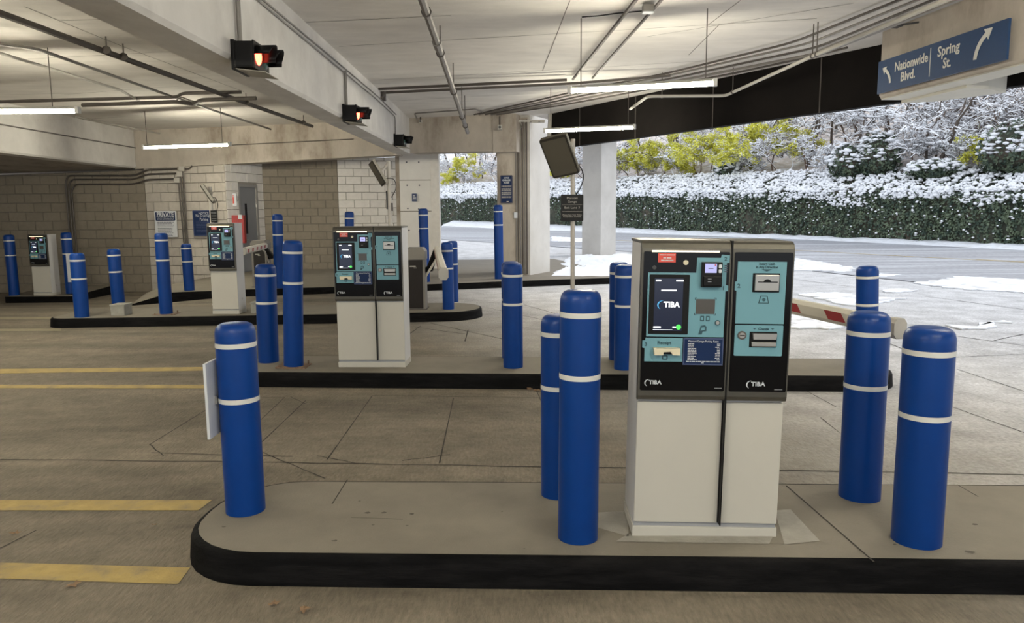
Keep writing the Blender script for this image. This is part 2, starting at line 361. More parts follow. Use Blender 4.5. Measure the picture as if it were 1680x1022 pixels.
for a, b in JO:
    pa, pb = GG(*a), GG(*b); n = 6; w = .014 if a[1] > 740 and a[1] == min(a[1], b[1]) and abs(a[1]-b[1]) < 9 else .009
    if pa.y > 9: w = .018
    prev = pa
    for k in range(1, n+1):
        q = pa.lerp(pb, k/n); 
        if k < n: q = q+Vector((0, random.uniform(-.008, .008), 0))
        ribbon(bm, prev, q, w*random.uniform(.7, 1.2)); prev = q
obj('joint_line', bm, 'joint', floor)['kind'] = 'stuff'
# islands -----------------------------------------------------------
def island(name, front_l, front_r, width, zt, label, h=.14, rl=.42, rr=.42):
    a = Vector(front_l); b = Vector(front_r); L = (b-a).length
    root = empty(name, (a.x, a.y, 0), math.atan2(b.y-a.y, b.x-a.x), label, 'island')
    def outline(ins):
        out = []
        for cx, cy, a0, r in ((rl, rl, PI, rl), (L-rr, rr, 1.5*PI, rr), (L-rr, width-rr, 0, rr), (rl, width-rl, .5*PI, rl)):
            for i in range(9):
                t = a0+.5*PI*i/8; out.append((cx+(r-ins)*math.cos(t), cy+(r-ins)*math.sin(t)))
        return out
    bm = bmesh.new(); f = bm.faces.new([bm.verts.new((x, y, zt)) for x, y in outline(.035)]); obj('top_slab', bm, 'island', root)
    bm = bmesh.new(); rings = []
    for ins, z in ((.036, zt+.0005), (.022, zt-.002), (.008, zt-.012), (.0, zt-.028), (-.018, zt-h-.1)):
        rings.append([bm.verts.new((x, y, z)) for x, y in outline(ins)])
    n = len(rings[0])
    for r0, r1 in zip(rings, rings[1:]):
        for i in range(n): bm.faces.new((r0[i], r0[(i+1) % n], r1[(i+1) % n], r1[i]))
    obj('painted_curb', bm, 'curb', root, smooth=True)
    return root
isl1 = island('traffic_island', (-1.62, 3.20), (5.6, 2.92), .97, .14, 'nearest concrete island with black curb, carrying the largest payment kiosk', rl=.44)
isl2 = island('traffic_island', (-2.82, 7.115), (3.62, 6.68), .90, .14, 'middle concrete island with black curb and pale crumbled left nose', rl=.3)
isl3 = island('traffic_island', (-7.0, 11.01), (-.45, 11.44), 1.28, .14, 'third concrete island from the camera, carrying the small barrier housing', rl=.3, rr=.6)
Z4 = -.13
p4a, p4b = D(8, 486, 16.7), D(121, 484.5, 16.7)
root4 = empty('traffic_island', (0, 0, 0), 0, 'far left low island with black curb against the block wall', 'island')
pc = D(184, 471.5, 19.3)
poly4 = [(p4a.x, p4a.y), (p4b.x, p4b.y), (pc.x, 19.5), (p4a.x-.6, 19.5)]
bm = bmesh.new(); bm.faces.new([bm.verts.new((x, y, Z4)) for x, y in poly4]); obj('top_slab', bm, 'island', root4)
bm = bmesh.new()
for i in range(4):
    a, b = poly4[i], poly4[(i+1) % 4]; bm.faces.new([bm.verts.new(v) for v in ((a[0], a[1], Z4), (b[0], b[1], Z4), (b[0], b[1], Z4-.4), (a[0], a[1], Z4-.4))])
obj('painted_curb', bm, 'curb', root4)
# back pavement with tapering left end
root5 = empty('pavement', (0, 0, 0), 0, 'raised back pavement with long black curb in front of the door and column', 'pavement')
front5 = [(-6.75, 14.72), (-5.43, 15.19), (-4.3, 15.48), (-1.8, 16.03), (.9, 16.9), (2.35, 17.25)]
tip = (-7.35, 14.35)
poly5 = front5 + [(2.6, 19.2), (1.4, 24.5), (-3.2, 24.5), (-7.1, 20.5), (-7.4, 19.2), (-7.6, 16.2)]
bm = bmesh.new(); f = bm.faces.new([bm.verts.new((x, y, .14)) for x, y in poly5])
bm.faces.new([bm.verts.new(v) for v in ((tip[0], tip[1], -.04), (front5[0][0], front5[0][1], .14), (-7.6, 16.2, .14))])
bm.faces.new([bm.verts.new(v) for v in ((tip[0], tip[1], -.04), (-7.6, 16.2, .14), (-8.1, 16.4, -.06))])
obj('top_slab', bm, 'island', root5)
bm = bmesh.new(); pts = [tip]+front5+[(2.6, 19.2)]; tops = [-.04]+[.141]*(len(front5)+1)
for i in range(len(pts)-1):
    a, b = pts[i], pts[i+1]
    bm.faces.new([bm.verts.new(v) for v in ((a[0], a[1], tops[i]), (b[0], b[1], tops[i+1]), (b[0], b[1]-.03, -.2), (a[0], a[1]-.03, -.2))])
obj('painted_curb', bm, 'curb', root5)
# island joints and patches
bm = bmesh.new(); ribbon(bm, G(1290, 797, .14), G(1434, 922, .14), .009, .1412); ribbon(bm, G(570, 787, .14), G(545, 827, .14), .007, .1412); ribbon(bm, G(576, 849, .14), G(661, 852, .14), .004, .1412)
ribbon(bm, G(1570, 795, .14), G(1605, 815, .14), .006, .1412)
o = obj('joint_line', bm, 'joint', isl1); o.matrix_parent_inverse = Matrix.LocRotScale(isl1.location, isl1.rotation_euler, None).inverted(); o['kind'] = 'stuff'
bm = bmesh.new()
for q in (((1271, 837), (1297, 835.5), (1345, 887), (1287, 893)), ((975, 841), (1028, 838), (1032, 880), (968, 862)), ((1030, 876), (1268, 880), (1262, 892), (1010, 888))):
    bm.faces.new([bm.verts.new(G(x, y, .1425)) for x, y in q])
o = obj('concrete_patch', bm, 'patch', isl1); o.matrix_parent_inverse = Matrix.LocRotScale(isl1.location, isl1.rotation_euler, None).inverted(); o['kind'] = 'stuff'; o['label'] = 'pale patched concrete around the kiosk base'
bm = bmesh.new()
for x, y, w in ((603, 841, 7), (629, 841, 6), (676, 843, 5), (590, 822, 2.5), (549, 887, 6), (612, 861, 3), (668, 862, 3), (824, 839, 2), (1600, 860, 6), (1590, 905, 9), (367, 864, 4), (860, 900, 2), (1468, 893, 4)):
    c = G(x, y, .1418); q = G(x+w, y, .1418); rr = (q-c).length
    bm.faces.new([bm.verts.new((c.x+rr*random.uniform(.6, 1.1)*math.cos(k*.7), c.y+rr*.7*random.uniform(.6, 1.1)*math.sin(k*.7), .1418)) for k in range(9)])
o = obj('dark_spot', bm, 'spot', isl1); o.matrix_parent_inverse = Matrix.LocRotScale(isl1.location, isl1.rotation_euler, None).inverted(); o['kind'] = 'stuff'
# yellow lane stripes -------------------------------------------------
def stripe(px, label, m='yellow'):
    p = [GG(x, y) for x, y in px]; o = drape('lane_stripe', [(q.x, q.y) for q in p], .003, m, 5); tag(o, label, 'road marking', 'lane stripes on the floor'); return o
stripe([(-60, 838), (325, 838), (348, 821), (-60, 821)], 'broad yellow floor stripe running behind the nose of the nearest island')
stripe([(-60, 948), (292, 959), (312, 932), (-60, 922)], 'broad worn yellow floor stripe in front of the nose of the nearest island')
stripe([(-60, 614), (395, 607.5), (395, 602), (-60, 606)], 'narrow yellow floor stripe, farther of the pair beyond the sign bollard')
stripe([(-60, 637), (375, 637.5), (375, 631.5), (-60, 631.5)], 'narrow yellow floor stripe, nearer of the pair beyond the sign bollard')
stripe([(-60, 524), (96, 523), (96, 520), (-60, 520)], 'faint worn stripe meeting the back of the third island nose', 'paleyellow')
stripe([(-60, 544), (100, 543), (100, 539.5), (-60, 540)], 'faint worn stripe meeting the front of the third island nose', 'paleyellow')

# ceiling -----------------------------------------------------------
Fa = Vector((.92, 18.05, 0)); Fb = Vector((5.80, 9.85, 0)); fd = (Fb-Fa).normalized(); Fc = Fa+fd*26
ceil_r = struct(mprism('ceiling', [(-2.9, -9), (Fc.x, Fc.y), (Fa.x, Fa.y), (.0, 19.0), (-2.9, 19.4)], 3.95, 4.25, 'ceiling'))
ceil_l = struct(mprism('ceiling', [(-17, -9), (-2.9, -9), (-2.9, 22), (-17, 22)], [3.72, 3.93, 3.93, 3.72], 4.25, 'ceiling'))
ceil_b = struct(mprism('ceiling', [(-2.9, 18.9), (.0, 18.6), (.2, 19.6), (-1.5, 24), (-2.9, 24)], 3.95, 4.25, 'ceiling'))
bm = bmesh.new()
def cj(a, b, z, w=.012): ribbon(bm, G(*a, z), G(*b, z), w, z-.003)
for a, b in (((556, 76), (1340, 30)), ((620, 131), (1150, 100)), ((650, 165), (930, 150)), ((935, 0), (890, 116)), ((1160, 42), (1215, 0)), ((470, 38), (740, 25)), ((690, 180), (900, 170)),
             ((1180, 40), (1130, 90)), ((1060, 60), (1400, 5))): cj(a, b, 3.95)
obj('joint_line', bm, 'jointlight', ceil_r)['kind'] = 'stuff'
bm = bmesh.new()
def zl(x): return 3.72+(x+17)*.21/14.1
def cl(a, b, w=.012):
    pa, pb = G(*a, 3.82), G(*b, 3.82); pa, pb = G(*a, zl(pa.x)), G(*b, zl(pb.x)); t = (pb-pa).normalized(); n = Vector((-t.y, t.x, 0))*w/2
    bm.faces.new([bm.verts.new(Vector((p.x, p.y, zl(p.x)-.003))) for p in (pa-n, pb-n, pb+n, pa+n)])
for a, b in (((40, 10), (200, 75)), ((200, 75), (400, 150)), ((100, 33), (210, 30)), ((46, 96), (400, 78)), ((100, 155), (300, 140)), ((150, 195), (240, 188)), ((0, 155), (140, 152))): cl(a, b)
obj('joint_line', bm, 'jointlight', ceil_l)['kind'] = 'stuff'
# beams -------------------------------------------------------------
def beam(name, A, B, w, zb0, zb1, zt, m, label, side=1, lip=True):
    """A near end, B far end of the visible lower edge; width to the left (+1)"""
    a = Vector((*A, 0)); b = Vector((*B, 0)); t = (b-a).normalized(); n = Vector((-t.y, t.x, 0))*side
    root = empty(name, (0, 0, 0), 0, label, 'beam')
    q = [a, b, b+n*w, a+n*w]
    bm = bmesh.new(); c = .03
    # chamfered lower edges
    prev = None; rings = []
    for p, zb in ((a, zb0), (b, zb1)):
        rings.append([bm.verts.new(p+n*o_+Vector((0, 0, z))) for o_, z in ((0, zt), (0, zb+c*1.3), (c, zb), (w-c, zb), (w, zb+c*1.3), (w, zt))])
    k = len(rings[0])
    for i in range(k): bm.faces.new((rings[0][i], rings[0][(i+1) % k], rings[1][(i+1) % k], rings[1][i]))
    bm.faces.new(rings[0]); bm.faces.new(rings[1][::-1])
    o = obj('concrete_body', bm, m, root); struct(root); return root
beam_main = beam('beam', (-2.46, -9), (-2.46, 18.75), .42, 2.90, 3.11, 4.0, 'beam', 'long pale concrete beam carrying the red signals')
beam_left = beam('beam', (-9.72, -9), (-9.72, 19.7), .42, 2.86, 2.87, 4.0, 'beam', 'pale concrete beam of the far left bay')
beam_sign = beam('beam', (5.09+.24*6, 7.85-2.25*6), (4.85, 10.1), .36, 3.10, 3.10, 4.0, 'stained', 'stained concrete beam carrying the blue road sign', side=-1)
mprism('soffit_strip', [(5.09+.24*6, 7.85-2.25*6), (4.87, 10.08), (5.2, 10.1), (5.42+.24*6, 7.85-2.25*6)], 3.085, 3.101, 'soffit', beam_sign)
mprism('haunch', [(5.22, 9.55), (5.17, 10.15), (5.55, 10.0), (6.0, 9.3), (5.6, 9.0), (5.28, 8.9)], 3.05, 3.5, 'soffit', beam_sign)
def cross_beam(A, B, w, zb, zt, label):
    root = empty('beam', (0, 0, 0), 0, label, 'beam'); struct(root)
    a = Vector((*A, 0)); b = Vector((*B, 0)); t = (b-a).normalized(); n = Vector((-t.y, t.x, 0))*w
    mprism('concrete_body', [tuple(a)[:2], tuple(b)[:2], tuple(b+n)[:2], tuple(a+n)[:2]], [zb[0], zb[1], zb[1], zb[0]], zt, 'stained', root)
    return root, t, n
cb, _t, _n = cross_beam((-9.75, 19.72), (-2.80, 18.72), .5, (2.85, 3.09), 4.0, 'stained cross beam above the block walls and door')
cb2, _t2, _n2 = cross_beam((-2.46, 18.62), (.12, 17.92), .5, (3.12, 3.10), 4.0, 'stained cross beam beside the grey column')
mprism('end_block', [(-.42, 18.03), (.13, 17.88), (.26, 18.35), (-.3, 18.5)], 3.08, 4.0, 'stained', cb2)
# soffit of the ramp over the far left bay
struct(mprism('trim_1', [(-16.5, 14.0), (-9.95, 14.0), (-9.95, 19.9), (-16.5, 19.9)], [3.25, 3.3, 2.86, 2.70], [3.45, 3.5, 3.1, 3.0], 'stained'))
# black facade fascia
fn = Vector((-fd.y, fd.x, 0))*.16
if fn.x < 0: fn = -fn
fas = struct(empty('fascia', (0, 0, 0), 0, 'black painted facade beam above the open side', 'beam'))
mprism('black_panel', [tuple(Fa)[:2], tuple(Fc)[:2], tuple(Fc+fn)[:2], tuple(Fa+fn)[:2]], 3.13, 4.25, 'fascia', fas)
for k in (1.2, 3.1, 5.2, 7.4, 9.2):
    p = Fa+fd*k; q = p+fd*.02; mprism('panel_seam', [tuple(p-fn*.03)[:2], tuple(q-fn*.03)[:2], tuple(q)[:2], tuple(p)[:2]], 3.131, 3.94, 'conduitdark', fas)

# block walls ---------------------------------------------------------
_bm = bmesh.new(); box(_bm, (0, 0, 0), (1, 1, 1)); 
def block_mesh(w, h, d=.05, c=.006):
    bm = bmesh.new(); g = .006
    x0, x1, z0, z1 = g, w-g, g, h-g
    A = [bm.verts.new(v) for v in ((x0, 0, z0), (x1, 0, z0), (x1, 0, z1), (x0, 0, z1))]
    B = [bm.verts.new(v) for v in ((x0+c, -.012, z0+c), (x1-c, -.012, z0+c), (x1-c, -.012, z1-c), (x0+c, -.012, z1-c))]
    E_ = [bm.verts.new(v) for v in ((x0, d, z0), (x1, d, z0), (x1, d, z1), (x0, d, z1))]
    bm.faces.new(B); bm.faces.new(E_[::-1])
    for i in range(4): bm.faces.new((A[i], A[(i+1) % 4], B[(i+1) % 4], B[i])); bm.faces.new((E_[i], E_[(i+1) % 4], A[(i+1) % 4], A[i]))
    bmesh.ops.recalc_face_normals(bm, faces=bm.faces); me = bpy.data.meshes.new('block'); bm.to_mesh(me); bm.free(); return me
def block_wall(name, A, B, z0, zt, m, mm, label, bl=.457, bh=.236, holes=()):
    """A, B plan points; zt = (left, right) top heights; holes in local x,z"""
    a = Vector((*A, 0)); b = Vector((*B, 0)); L = (b-a).length
    root = empty(name, (a.x, a.y, 0), math.atan2(b.y-a.y, b.x-a.x)); struct(root)
    bm = bmesh.new()
    spans = [(0, L, z0-.25, None)]
    if not holes:
        plate(bm, [(0, z0-.3), (L, z0-.3), (L, zt[1]), (0, zt[0])], .004, .2)
    else:
        hx0, hx1, hz0, hz1 = holes[0]; T = lambda x: zt[0]+(zt[1]-zt[0])*x/L
        plate(bm, [(0, z0-.3), (hx0, z0-.3), (hx0, T(hx0)), (0, zt[0])], .004, .2); plate(bm, [(hx1, z0-.3), (L, z0-.3), (L, zt[1]), (hx1, T(hx1))], .004, .2)
        plate(bm, [(hx0, hz1), (hx1, hz1), (hx1, T(hx1)), (hx0, T(hx0))], .004, .2)
    obj('mortar_backing', bm, mm, root)
    cache = {}; row = 0; z = z0-.236*math.ceil(.3/.236)
    while z < max(zt):
        x = -(bl/2 if row % 2 else 0)
        while x < L:
            x0, x1 = max(x, 0), min(x+bl, L); T = zt[0]+(zt[1]-zt[0])*((x0+x1)/2)/L; zz = min(z+bh, T)
            pieces = [(x0, x1)]
            for hx0, hx1, hz0, hz1 in holes:
                if zz > hz0+.02 and z < hz1-.02:
                    new = []
                    for p0, p1 in pieces:
                        if p1 <= hx0 or p0 >= hx1: new.append((p0, p1))
                        else:
                            if p0 < hx0: new.append((p0, hx0))
                            if p1 > hx1: new.append((hx1, p1))
                    pieces = new
            for p0, p1 in pieces:
                w, h = round(p1-p0, 3), round(zz-z, 3)
                if w < .05 or h < .04: continue
                if (w, h) not in cache:
                    me = block_mesh(w, h); me.materials.append(M[m]); cache[(w, h)] = me
                o = bpy.data.objects.new('block', cache[(w, h)]); C.objects.link(o); o.parent = root; o.location = (p0, random.uniform(-.003, .004), z)
            x += bl
        z += bh; row += 1
    return root
YA_ = 19.8
wa_r = D(241, 350, 19.75)
def topz(px, py, Y): return D(px, py, Y).z
block_wall('wall_left', (-16.4, 19.85), (wa_r.x, 19.75), -.36, (2.66, topz(238, 279, 19.75)), 'block', 'mortar', '')
pb2 = D(372, 340, 19.2)
block_wall('wall_front', (wa_r.x, 19.75), (pb2.x, pb2.y), -.36, (topz(238, 277, 19.75), topz(370, 270, 19.2)), 'blockhalflit', 'mortar', '')
pc2 = D(433, 340, 20.8)
La = (Vector((pc2.x, pc2.y))-Vector((pb2.x, pb2.y))).length
def along(px, A, B):         # parameter where the sight line of column px meets the wall line
    d = ray(px, 380); A = Vector(A); B = Vector(B); t = B-A
    den = d.x*t.y-d.y*t.x; s = (A.y*d.x-A.x*d.y)/(-den) if den else 0
    return s*t.length
PB, PC = (pb2.x, pb2.y), (pc2.x, pc2.y)
dx0, dx1 = along(394, PB, PC), along(425, PB, PC)
doorz = topz(410, 303, 20.1)
wc = block_wall('wall_right', PB, PC, .14, (topz(370, 270, 19.2), topz(433, 266, 20.8)), 'blocklit', 'mortarlight', '', holes=((dx0, dx1, 0, doorz),))
pd2 = D(556, 350, 20.75)
block_wall('wall_back', PC, (pd2.x, pd2.y), .14, (topz(433, 266, 20.8), topz(555, 260, 20.75)), 'block', 'mortar', '', bl=.43, bh=.215)
pe2 = D(652, 350, 21.3)
block_wall('wall_center', (pd2.x, pd2.y), (pe2.x, pe2.y), .14, (topz(555, 260, 20.75), topz(650, 258, 21.3)), 'blocklit', 'mortarlight', '', bl=.43, bh=.215)
# door in the short wall
dr = empty('door_1', Vector((PB[0], PB[1], 0))+(Vector((*PC, 0))-Vector((*PB, 0))).normalized()*dx0, math.atan2(PC[1]-PB[1], PC[0]-PB[0])); struct(dr)
dw = dx1-dx0
bm = bmesh.new(); box(bm, (0, -.02, .14), (.06, .1, doorz)); box(bm, (dw-.06, -.02, .14), (dw, .1, doorz)); box(bm, (.06, -.02, doorz-.06), (dw-.06, .1, doorz)); obj('door_frame', bm, 'doorframe', dr)
mbox('door_leaf', (.06, .02, .15), (dw-.06, .07, doorz-.06), 'door', dr)
mbox('vision_panel', (dw*.34, .012, 1.15), (dw*.44, .021, 1.95), 'glassdark', dr)
mtube('lever_handle', [(dw*.16, .02, 1.0), (dw*.16, -.05, 1.0), (dw*.32, -.05, 1.0)], .012, 'steel', dr)
for hz in (.35, 1.1, 1.85): mtube('hinge', [(dw-.06, .01, hz), (dw-.06, .01, hz+.1)], .012, 'steel', dr)
# concrete panel wall right of the blocks
pf0, pf1 = D(657, 350, 20.6), D(708, 350, 20.6)
wf = empty('wall_end', (pf0.x, 20.6, 0), 0); struct(wf); fw = pf1.x-pf0.x; ft = topz(680, 251, 20.6)
for za, zb in ((0, topz(680, 347, 20.6)), (topz(680, 347, 20.6)+.02, topz(680, 296, 20.6)), (topz(680, 296, 20.6)+.02, ft)):
    mbox('cast_panel', (0, 0, za), (fw, .25, zb), 'panelc', wf, .006)
mbox('backing', (.01, .02, 0), (fw-.01, .24, ft), 'mortarlight', wf)
mbox('pale_return', (fw, -.02, 0), (fw+.22, .3, ft), 'blocklit', wf)
mbox('dark_reveal', (-.11, .03, 0), (0, .2, ft), 'stained', wf)
for hx, hy in ((667, 266), (687, 266), (668, 304), (688, 304), (669, 342), (687, 343), (671, 378), (688, 380)):
    p = D(hx, hy, 20.6); mplate('tie_hole', disc(p.x-pf0.x, p.z, .022, 8), -.004, .003, 'ink', wf)
struct(mbox('wall_lightstop', (-17, 22, -1), (-7.2, 22.3, 4.2), 'stained'))  # unseen wall added to stop light leaking over the block wall
struct(mbox('wall_west', (-16.7, -9, -.8), (-16.4, 20, 3.9), 'panelc'))
# columns -------------------------------------------------------------
c0 = Vector((.455, 18.2, 0)); cl_ = Vector((-.33, 18.48, 0)); cr_ = Vector((.985, 19.25, 0)); cf = cl_+cr_-c0
col1 = struct(empty('column', (0, 0, 0), 0, 'near concrete column with conduits beside the exit', 'column'))
mprism('concrete_shaft', [tuple(p)[:2] for p in (cl_, c0, cr_, cf)], .0, 3.96, 'column', col1)
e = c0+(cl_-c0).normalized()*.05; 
mprism('shade_skin', [tuple(p)[:2] for p in (cl_-Vector((.01, .02, 0)), c0-Vector((.05, .0, 0)), c0-Vector((.045, -.04, 0)), cl_+Vector((.0, .02, 0)))], .0, 3.9, 'stained', col1)  # thin darker skin: this side's shade put into the colour
k0, k1, k2 = Vector((3.22, 27.05, 0)), Vector((2.60, 27.6, 0)), Vector((3.86, 27.75, 0))
col2 = struct(empty('column', (0, 0, 0), 0, 'far sunlit concrete column on the snowy kerb', 'column'))
mprism('concrete_shaft', [tuple(p)[:2] for p in (k1, k0, k2, k1+k2-k0)], -.1, 5.2, 'column', col2)
struct(mprism('ceiling', [(0.3, 19.6), (3.0, 24), (4.6, 28.6), (2.0, 28.8), (-1.5, 24)], 4.6, 4.9, 'stained'))

# ================================================================== KIOSKS
def swoosh(x, z, h, y, m, parent):
    """the crescent stroke before the maker's lettering"""
    pts = []
    for i in range(13):
        a = math.radians(75+170*i/12); pts.append((x+h*.62*math.cos(a), z+h*.55*math.sin(a)))
    for i in range(12, -1, -1):
        a = math.radians(75+170*i/12); k = 1-.22*math.sin(PI*i/12); pts.append((x+h*.05+h*.62*k*math.cos(a), z+h*.55*k*math.sin(a)))
    bm = bmesh.new(); n = 13
    vs = [bm.verts.new((px, y, pz)) for px, pz in pts]
    for i in range(12): bm.faces.new((vs[i], vs[i+1], vs[25-i-1], vs[25-i]))
    return obj('emblem', bm, m, parent)
def logo(x, z, h, y, parent, m='print', m2='print'):
    swoosh(x-h*1.25, z-h*.1, h*1.5, y, m2, parent)
    text('TIBA', x+h*.25, y, z, h*1.25, m, parent, bold=h*.03, width=h*2.9)
def bar(parent, x0, z0, x1, z1, y, m, name='printed_line', d=.0012): return mplate(name, [(x0, z0), (x1, z0), (x1, z1), (x0, z1)], y-d, y, m, parent)
def lines(name, rows, y, m, parent):
    bm = bmesh.new()
    for x0, x1, z, h in rows:
        x = x0                                  # words of uneven length
        while x < x1-h*.5:
            w = min(random.uniform(1.6, 5)*h, x1-x); plate(bm, [(x, z-h/2), (x+w, z-h/2), (x+w, z+h/2), (x, z+h/2)], y-.0008, y); x += w+h*.55
    o = obj(name, bm, m, parent); o['kind'] = 'stuff'; return o
W1, WT = .397, .675; HK = 1.393
def kiosk(name, label, double, group=None):
    root = empty(name, (0, 0, 0), 0, label, 'kiosk', group)
    Wd = WT if double else .40
    # cabinet body
    mbox('cabinet_body', (.004, .0, .05), (Wd-.004, .31, HK-.012), 'side', root, .008)
    mbox('plinth', (.0, -.012, 0), (Wd, .30, .052), 'white', root, .003)
    mbox('recess_strip', (.006, -.004, .052), (Wd-.006, .02, .072), 'greyline', root)
    mods = [(0, W1 if double else Wd)] + ([(W1+.006, Wd)] if double else [])
    for a, b in mods:
        mbox('door_panel', (a+.005, -.014, .074), (b-.003, .0, .655), 'white', root, .004)
        # head frame: side profile extruded along x
        bm = bmesh.new(); prof = [(.0, .665), (-.03, .667), (-.042, .675), (-.045, .69), (-.045, 1.335), (-.043, 1.36), (-.034, 1.380), (-.018, 1.390), (.0, HK)]
        r0 = [bm.verts.new((a+.001, y, z)) for y, z in prof]; r1 = [bm.verts.new((b-.001, y, z)) for y, z in prof]
        bm.faces.new(r0); bm.faces.new(r1[::-1])
        for i in range(len(prof)): j = (i+1) % len(prof); bm.faces.new((r0[i], r1[i], r1[j], r0[j]))
        obj('head_frame', bm, 'rim', root)
        mbox('head_side_rail', (a, -.047, .69), (a+.007, -.03, 1.34), 'rim', root)
    mbox('top_cover', (.0, -.01, HK-.014), (Wd, .315, HK+.001), 'rim' if double else 'side', root, .005)
    if double: mbox('module_gap', (W1, -.048, .075), (W1+.006, .0, HK+.002), 'black', root)
    Y = -.047
    # --- payment face
    face = mplate('black_face', rrect(.010, .715, W1-.008, 1.345, .006), Y-.002, Y+.01, 'face', root)
    y1 = Y-.0035
    bar(face, .044, 1.343, .340, 1.350, Y-.006, 'lampwarm', 'light_strip', .005)
    tp = [(.030, .963), (.375, .963), (.375, 1.17), (.386, 1.172), (.386, 1.196), (.376, 1.198), (.376, 1.296), (.388, 1.298), (.388, 1.331), (.352, 1.333), (.350, 1.319), (.245, 1.319), (.243, 1.252), (.030, 1.252)]
    tb = [(x if x < .3 or not double else x, z) for x, z in tp]
    teal = mplate('instruction_panel', tb, y1, Y, 'teal', face)
    rp = [(.025, .849), (.195, .849), (.195, .957), (.028, .957), (.026, .946), (.014, .944), (.014, .912), (.025, .910)]
    receipt = mplate('receipt_panel', rp, y1, Y, 'teal', face)
    bar(face, .198, .835, .377, .959, y1, 'navyrim', 'notice_border'); bar(face, .203, .841, .372, .953, y1-.001, 'navy', 'rate_notice')
    yt = y1-.0016
    text('Marconi Garage Parking Rates', .287, yt-.001, .944, .012, 'print', face, width=.135)
    lines('printed_line', [(.218, .218+random.uniform(.025, .045), .932-.0072*i, .0036) for i in range(11)]+[(.34+random.uniform(0, .01), .362, .932-.0072*i, .0036) for i in range(11)]+[(.212, .363, .8515, .004), (.28, .295, .8455, .004)], yt-.001, 'print', face)
    # screen
    mplate('screen_bezel', rrect(.038, .975, .215, 1.243, .003), y1-.003, y1, 'black', face)
    bar(face, .060, .990, .187, 1.226, y1-.0032, 'screen', 'touchscreen')
    ys = y1-.0048
    for x0, x1, z0, z1 in ((.065, .088, 1.213, 1.220), (.155, .187, 1.213, 1.220), (.090, .158, 1.170, 1.176), (.060, .093, 1.002, 1.010), (.058, .145, .9945, .996), (.145, .165, 1.005, 1.010)): bar(face, x0, z0, x1, z1, ys, 'screenwhite', 'screen_text')
    text('TIBA', .138, ys-.001, 1.108, .034, 'screenwhite', face, bold=.0012, width=.072)
    swoosh(.096, 1.107, .036, ys-.001, 'screenblue', face)
    mplate('green_button', disc(.172, 1.008, .0115), ys-.002, ys, 'screengreen', face)
    # sticker, lens, button
    mplate('red_sticker', rrect(.072, 1.297, .150, 1.337, .001), y1-.0005, y1+.002, 'red', face)
    lines('printed_line', [(.078, .145, 1.330, .004), (.095, .130, 1.317, .005), (.085, .140, 1.306, .005)], y1-.0008, 'print', face)
    mplate('camera_lens', disc(.057, 1.274, .009), y1-.002, y1+.002, 'dkgrey', face); mplate('call_button', disc(.195, 1.297, .011), y1-.003, y1+.002, 'beige', face)
    # card terminal
    t0 = mbox('card_terminal', (.263, y1-.022, 1.190), (.353, y1, 1.301), 'black', face, .003)
    bar(face, .276, 1.254, .327, 1.294, y1-.0225, 'screenlav', 'terminal_screen'); bar(face, .290, 1.272, .312, 1.275, y1-.0238, 'ink', 'screen_text'); bar(face, .317, 1.286, .323, 1.291, y1-.0238, 'red', 'screen_text')
    for zc in (1.283, 1.262): mplate('terminal_button', rrect(.336, zc-.008, .348, zc+.008, .003), y1-.0245, y1-.021, 'signborder', face)
    mbox('card_slot', (.270, y1-.030, 1.196), (.350, y1-.02, 1.240), 'black', face, .004); bar(face, .288, 1.226, .304, 1.229, y1-.0305, 'greyline', 'slot_mark'); bar(face, .288, 1.214, .304, 1.217, y1-.0305, 'greyline', 'slot_mark')
    # scanner window with corner marks
    mplate('scanner_window', rrect(.247, 1.068, .331, 1.135, .002), y1-.002, y1, 'scan', face)
    bm = bmesh.new()
    for cx, cz, sx, sz in ((.241, 1.141, 1, -1), (.337, 1.141, -1, -1), (.241, 1.062, 1, 1), (.337, 1.062, -1, 1)):
        plate(bm, [(cx, cz), (cx+sx*.010, cz), (cx+sx*.010, cz+sz*.003), (cx+sx*.003, cz+sz*.003), (cx+sx*.003, cz+sz*.010), (cx, cz+sz*.010)], y1-.001, y1)
    obj('corner_mark', bm, 'tealink', face)['kind'] = 'stuff'
    for x0 in (.268, .293): mplate('ticket_symbol', rrect(x0, 1.035, x0+.018, 1.060, .003), y1-.001, y1, 'tealink', face); mplate('ticket_symbol', rrect(x0+.004, 1.041, x0+.014, 1.054, .002), y1-.0016, y1, 'teal', face)
    mplate('hand_symbol', [(.262, .975), (.278, .975), (.282, .988), (.298, .990), (.298, 1.010), (.290, 1.018), (.272, 1.014), (.268, .995)], y1-.001, y1, 'tealink', face); mplate('hand_symbol', [(.272, .992), (.290, .996), (.290, 1.008), (.276, 1.006)], y1-.0016, y1, 'teal', face)
    mplate('proximity_button', disc(.346, 1.029, .0125), y1-.003, y1, 'tealink', face); mplate('proximity_button', disc(.346, 1.029, .008), y1-.004, y1, 'steel', face)
    for s, x, z in (('2', .370, 1.314), ('1', .366, 1.184), ('3', .030, .927)): text(s, x, y1-.001, z, .024, 'tealink', face, bold=.001)
    lines('printed_line', [(.366, .380, 1.285-.009*i, .004) for i in range(4)], y1-.0008, 'ink', face)
    text('Receipt', .112, y1-.001, .935, .020, 'tealink', face, bold=.0008)
    bm = bmesh.new(); plate(bm, [(.066, .883), (.105, .883), (.106, .897), (.138, .899), (.148, .884), (.180, .883), (.180, .914), (.062, .914)], y1-.028, y1); obj('receipt_slot', bm, 'beige', face)
    bar(face, .100, .884, .146, .900, y1-.006, 'black', 'slot_opening'); mplate('receipt_symbol', rrect(.104, .858, .130, .879, .004), y1-.001, y1, 'tealink', face); mplate('receipt_symbol', rrect(.110, .863, .124, .873, .002), y1-.0016, y1, 'teal', face)
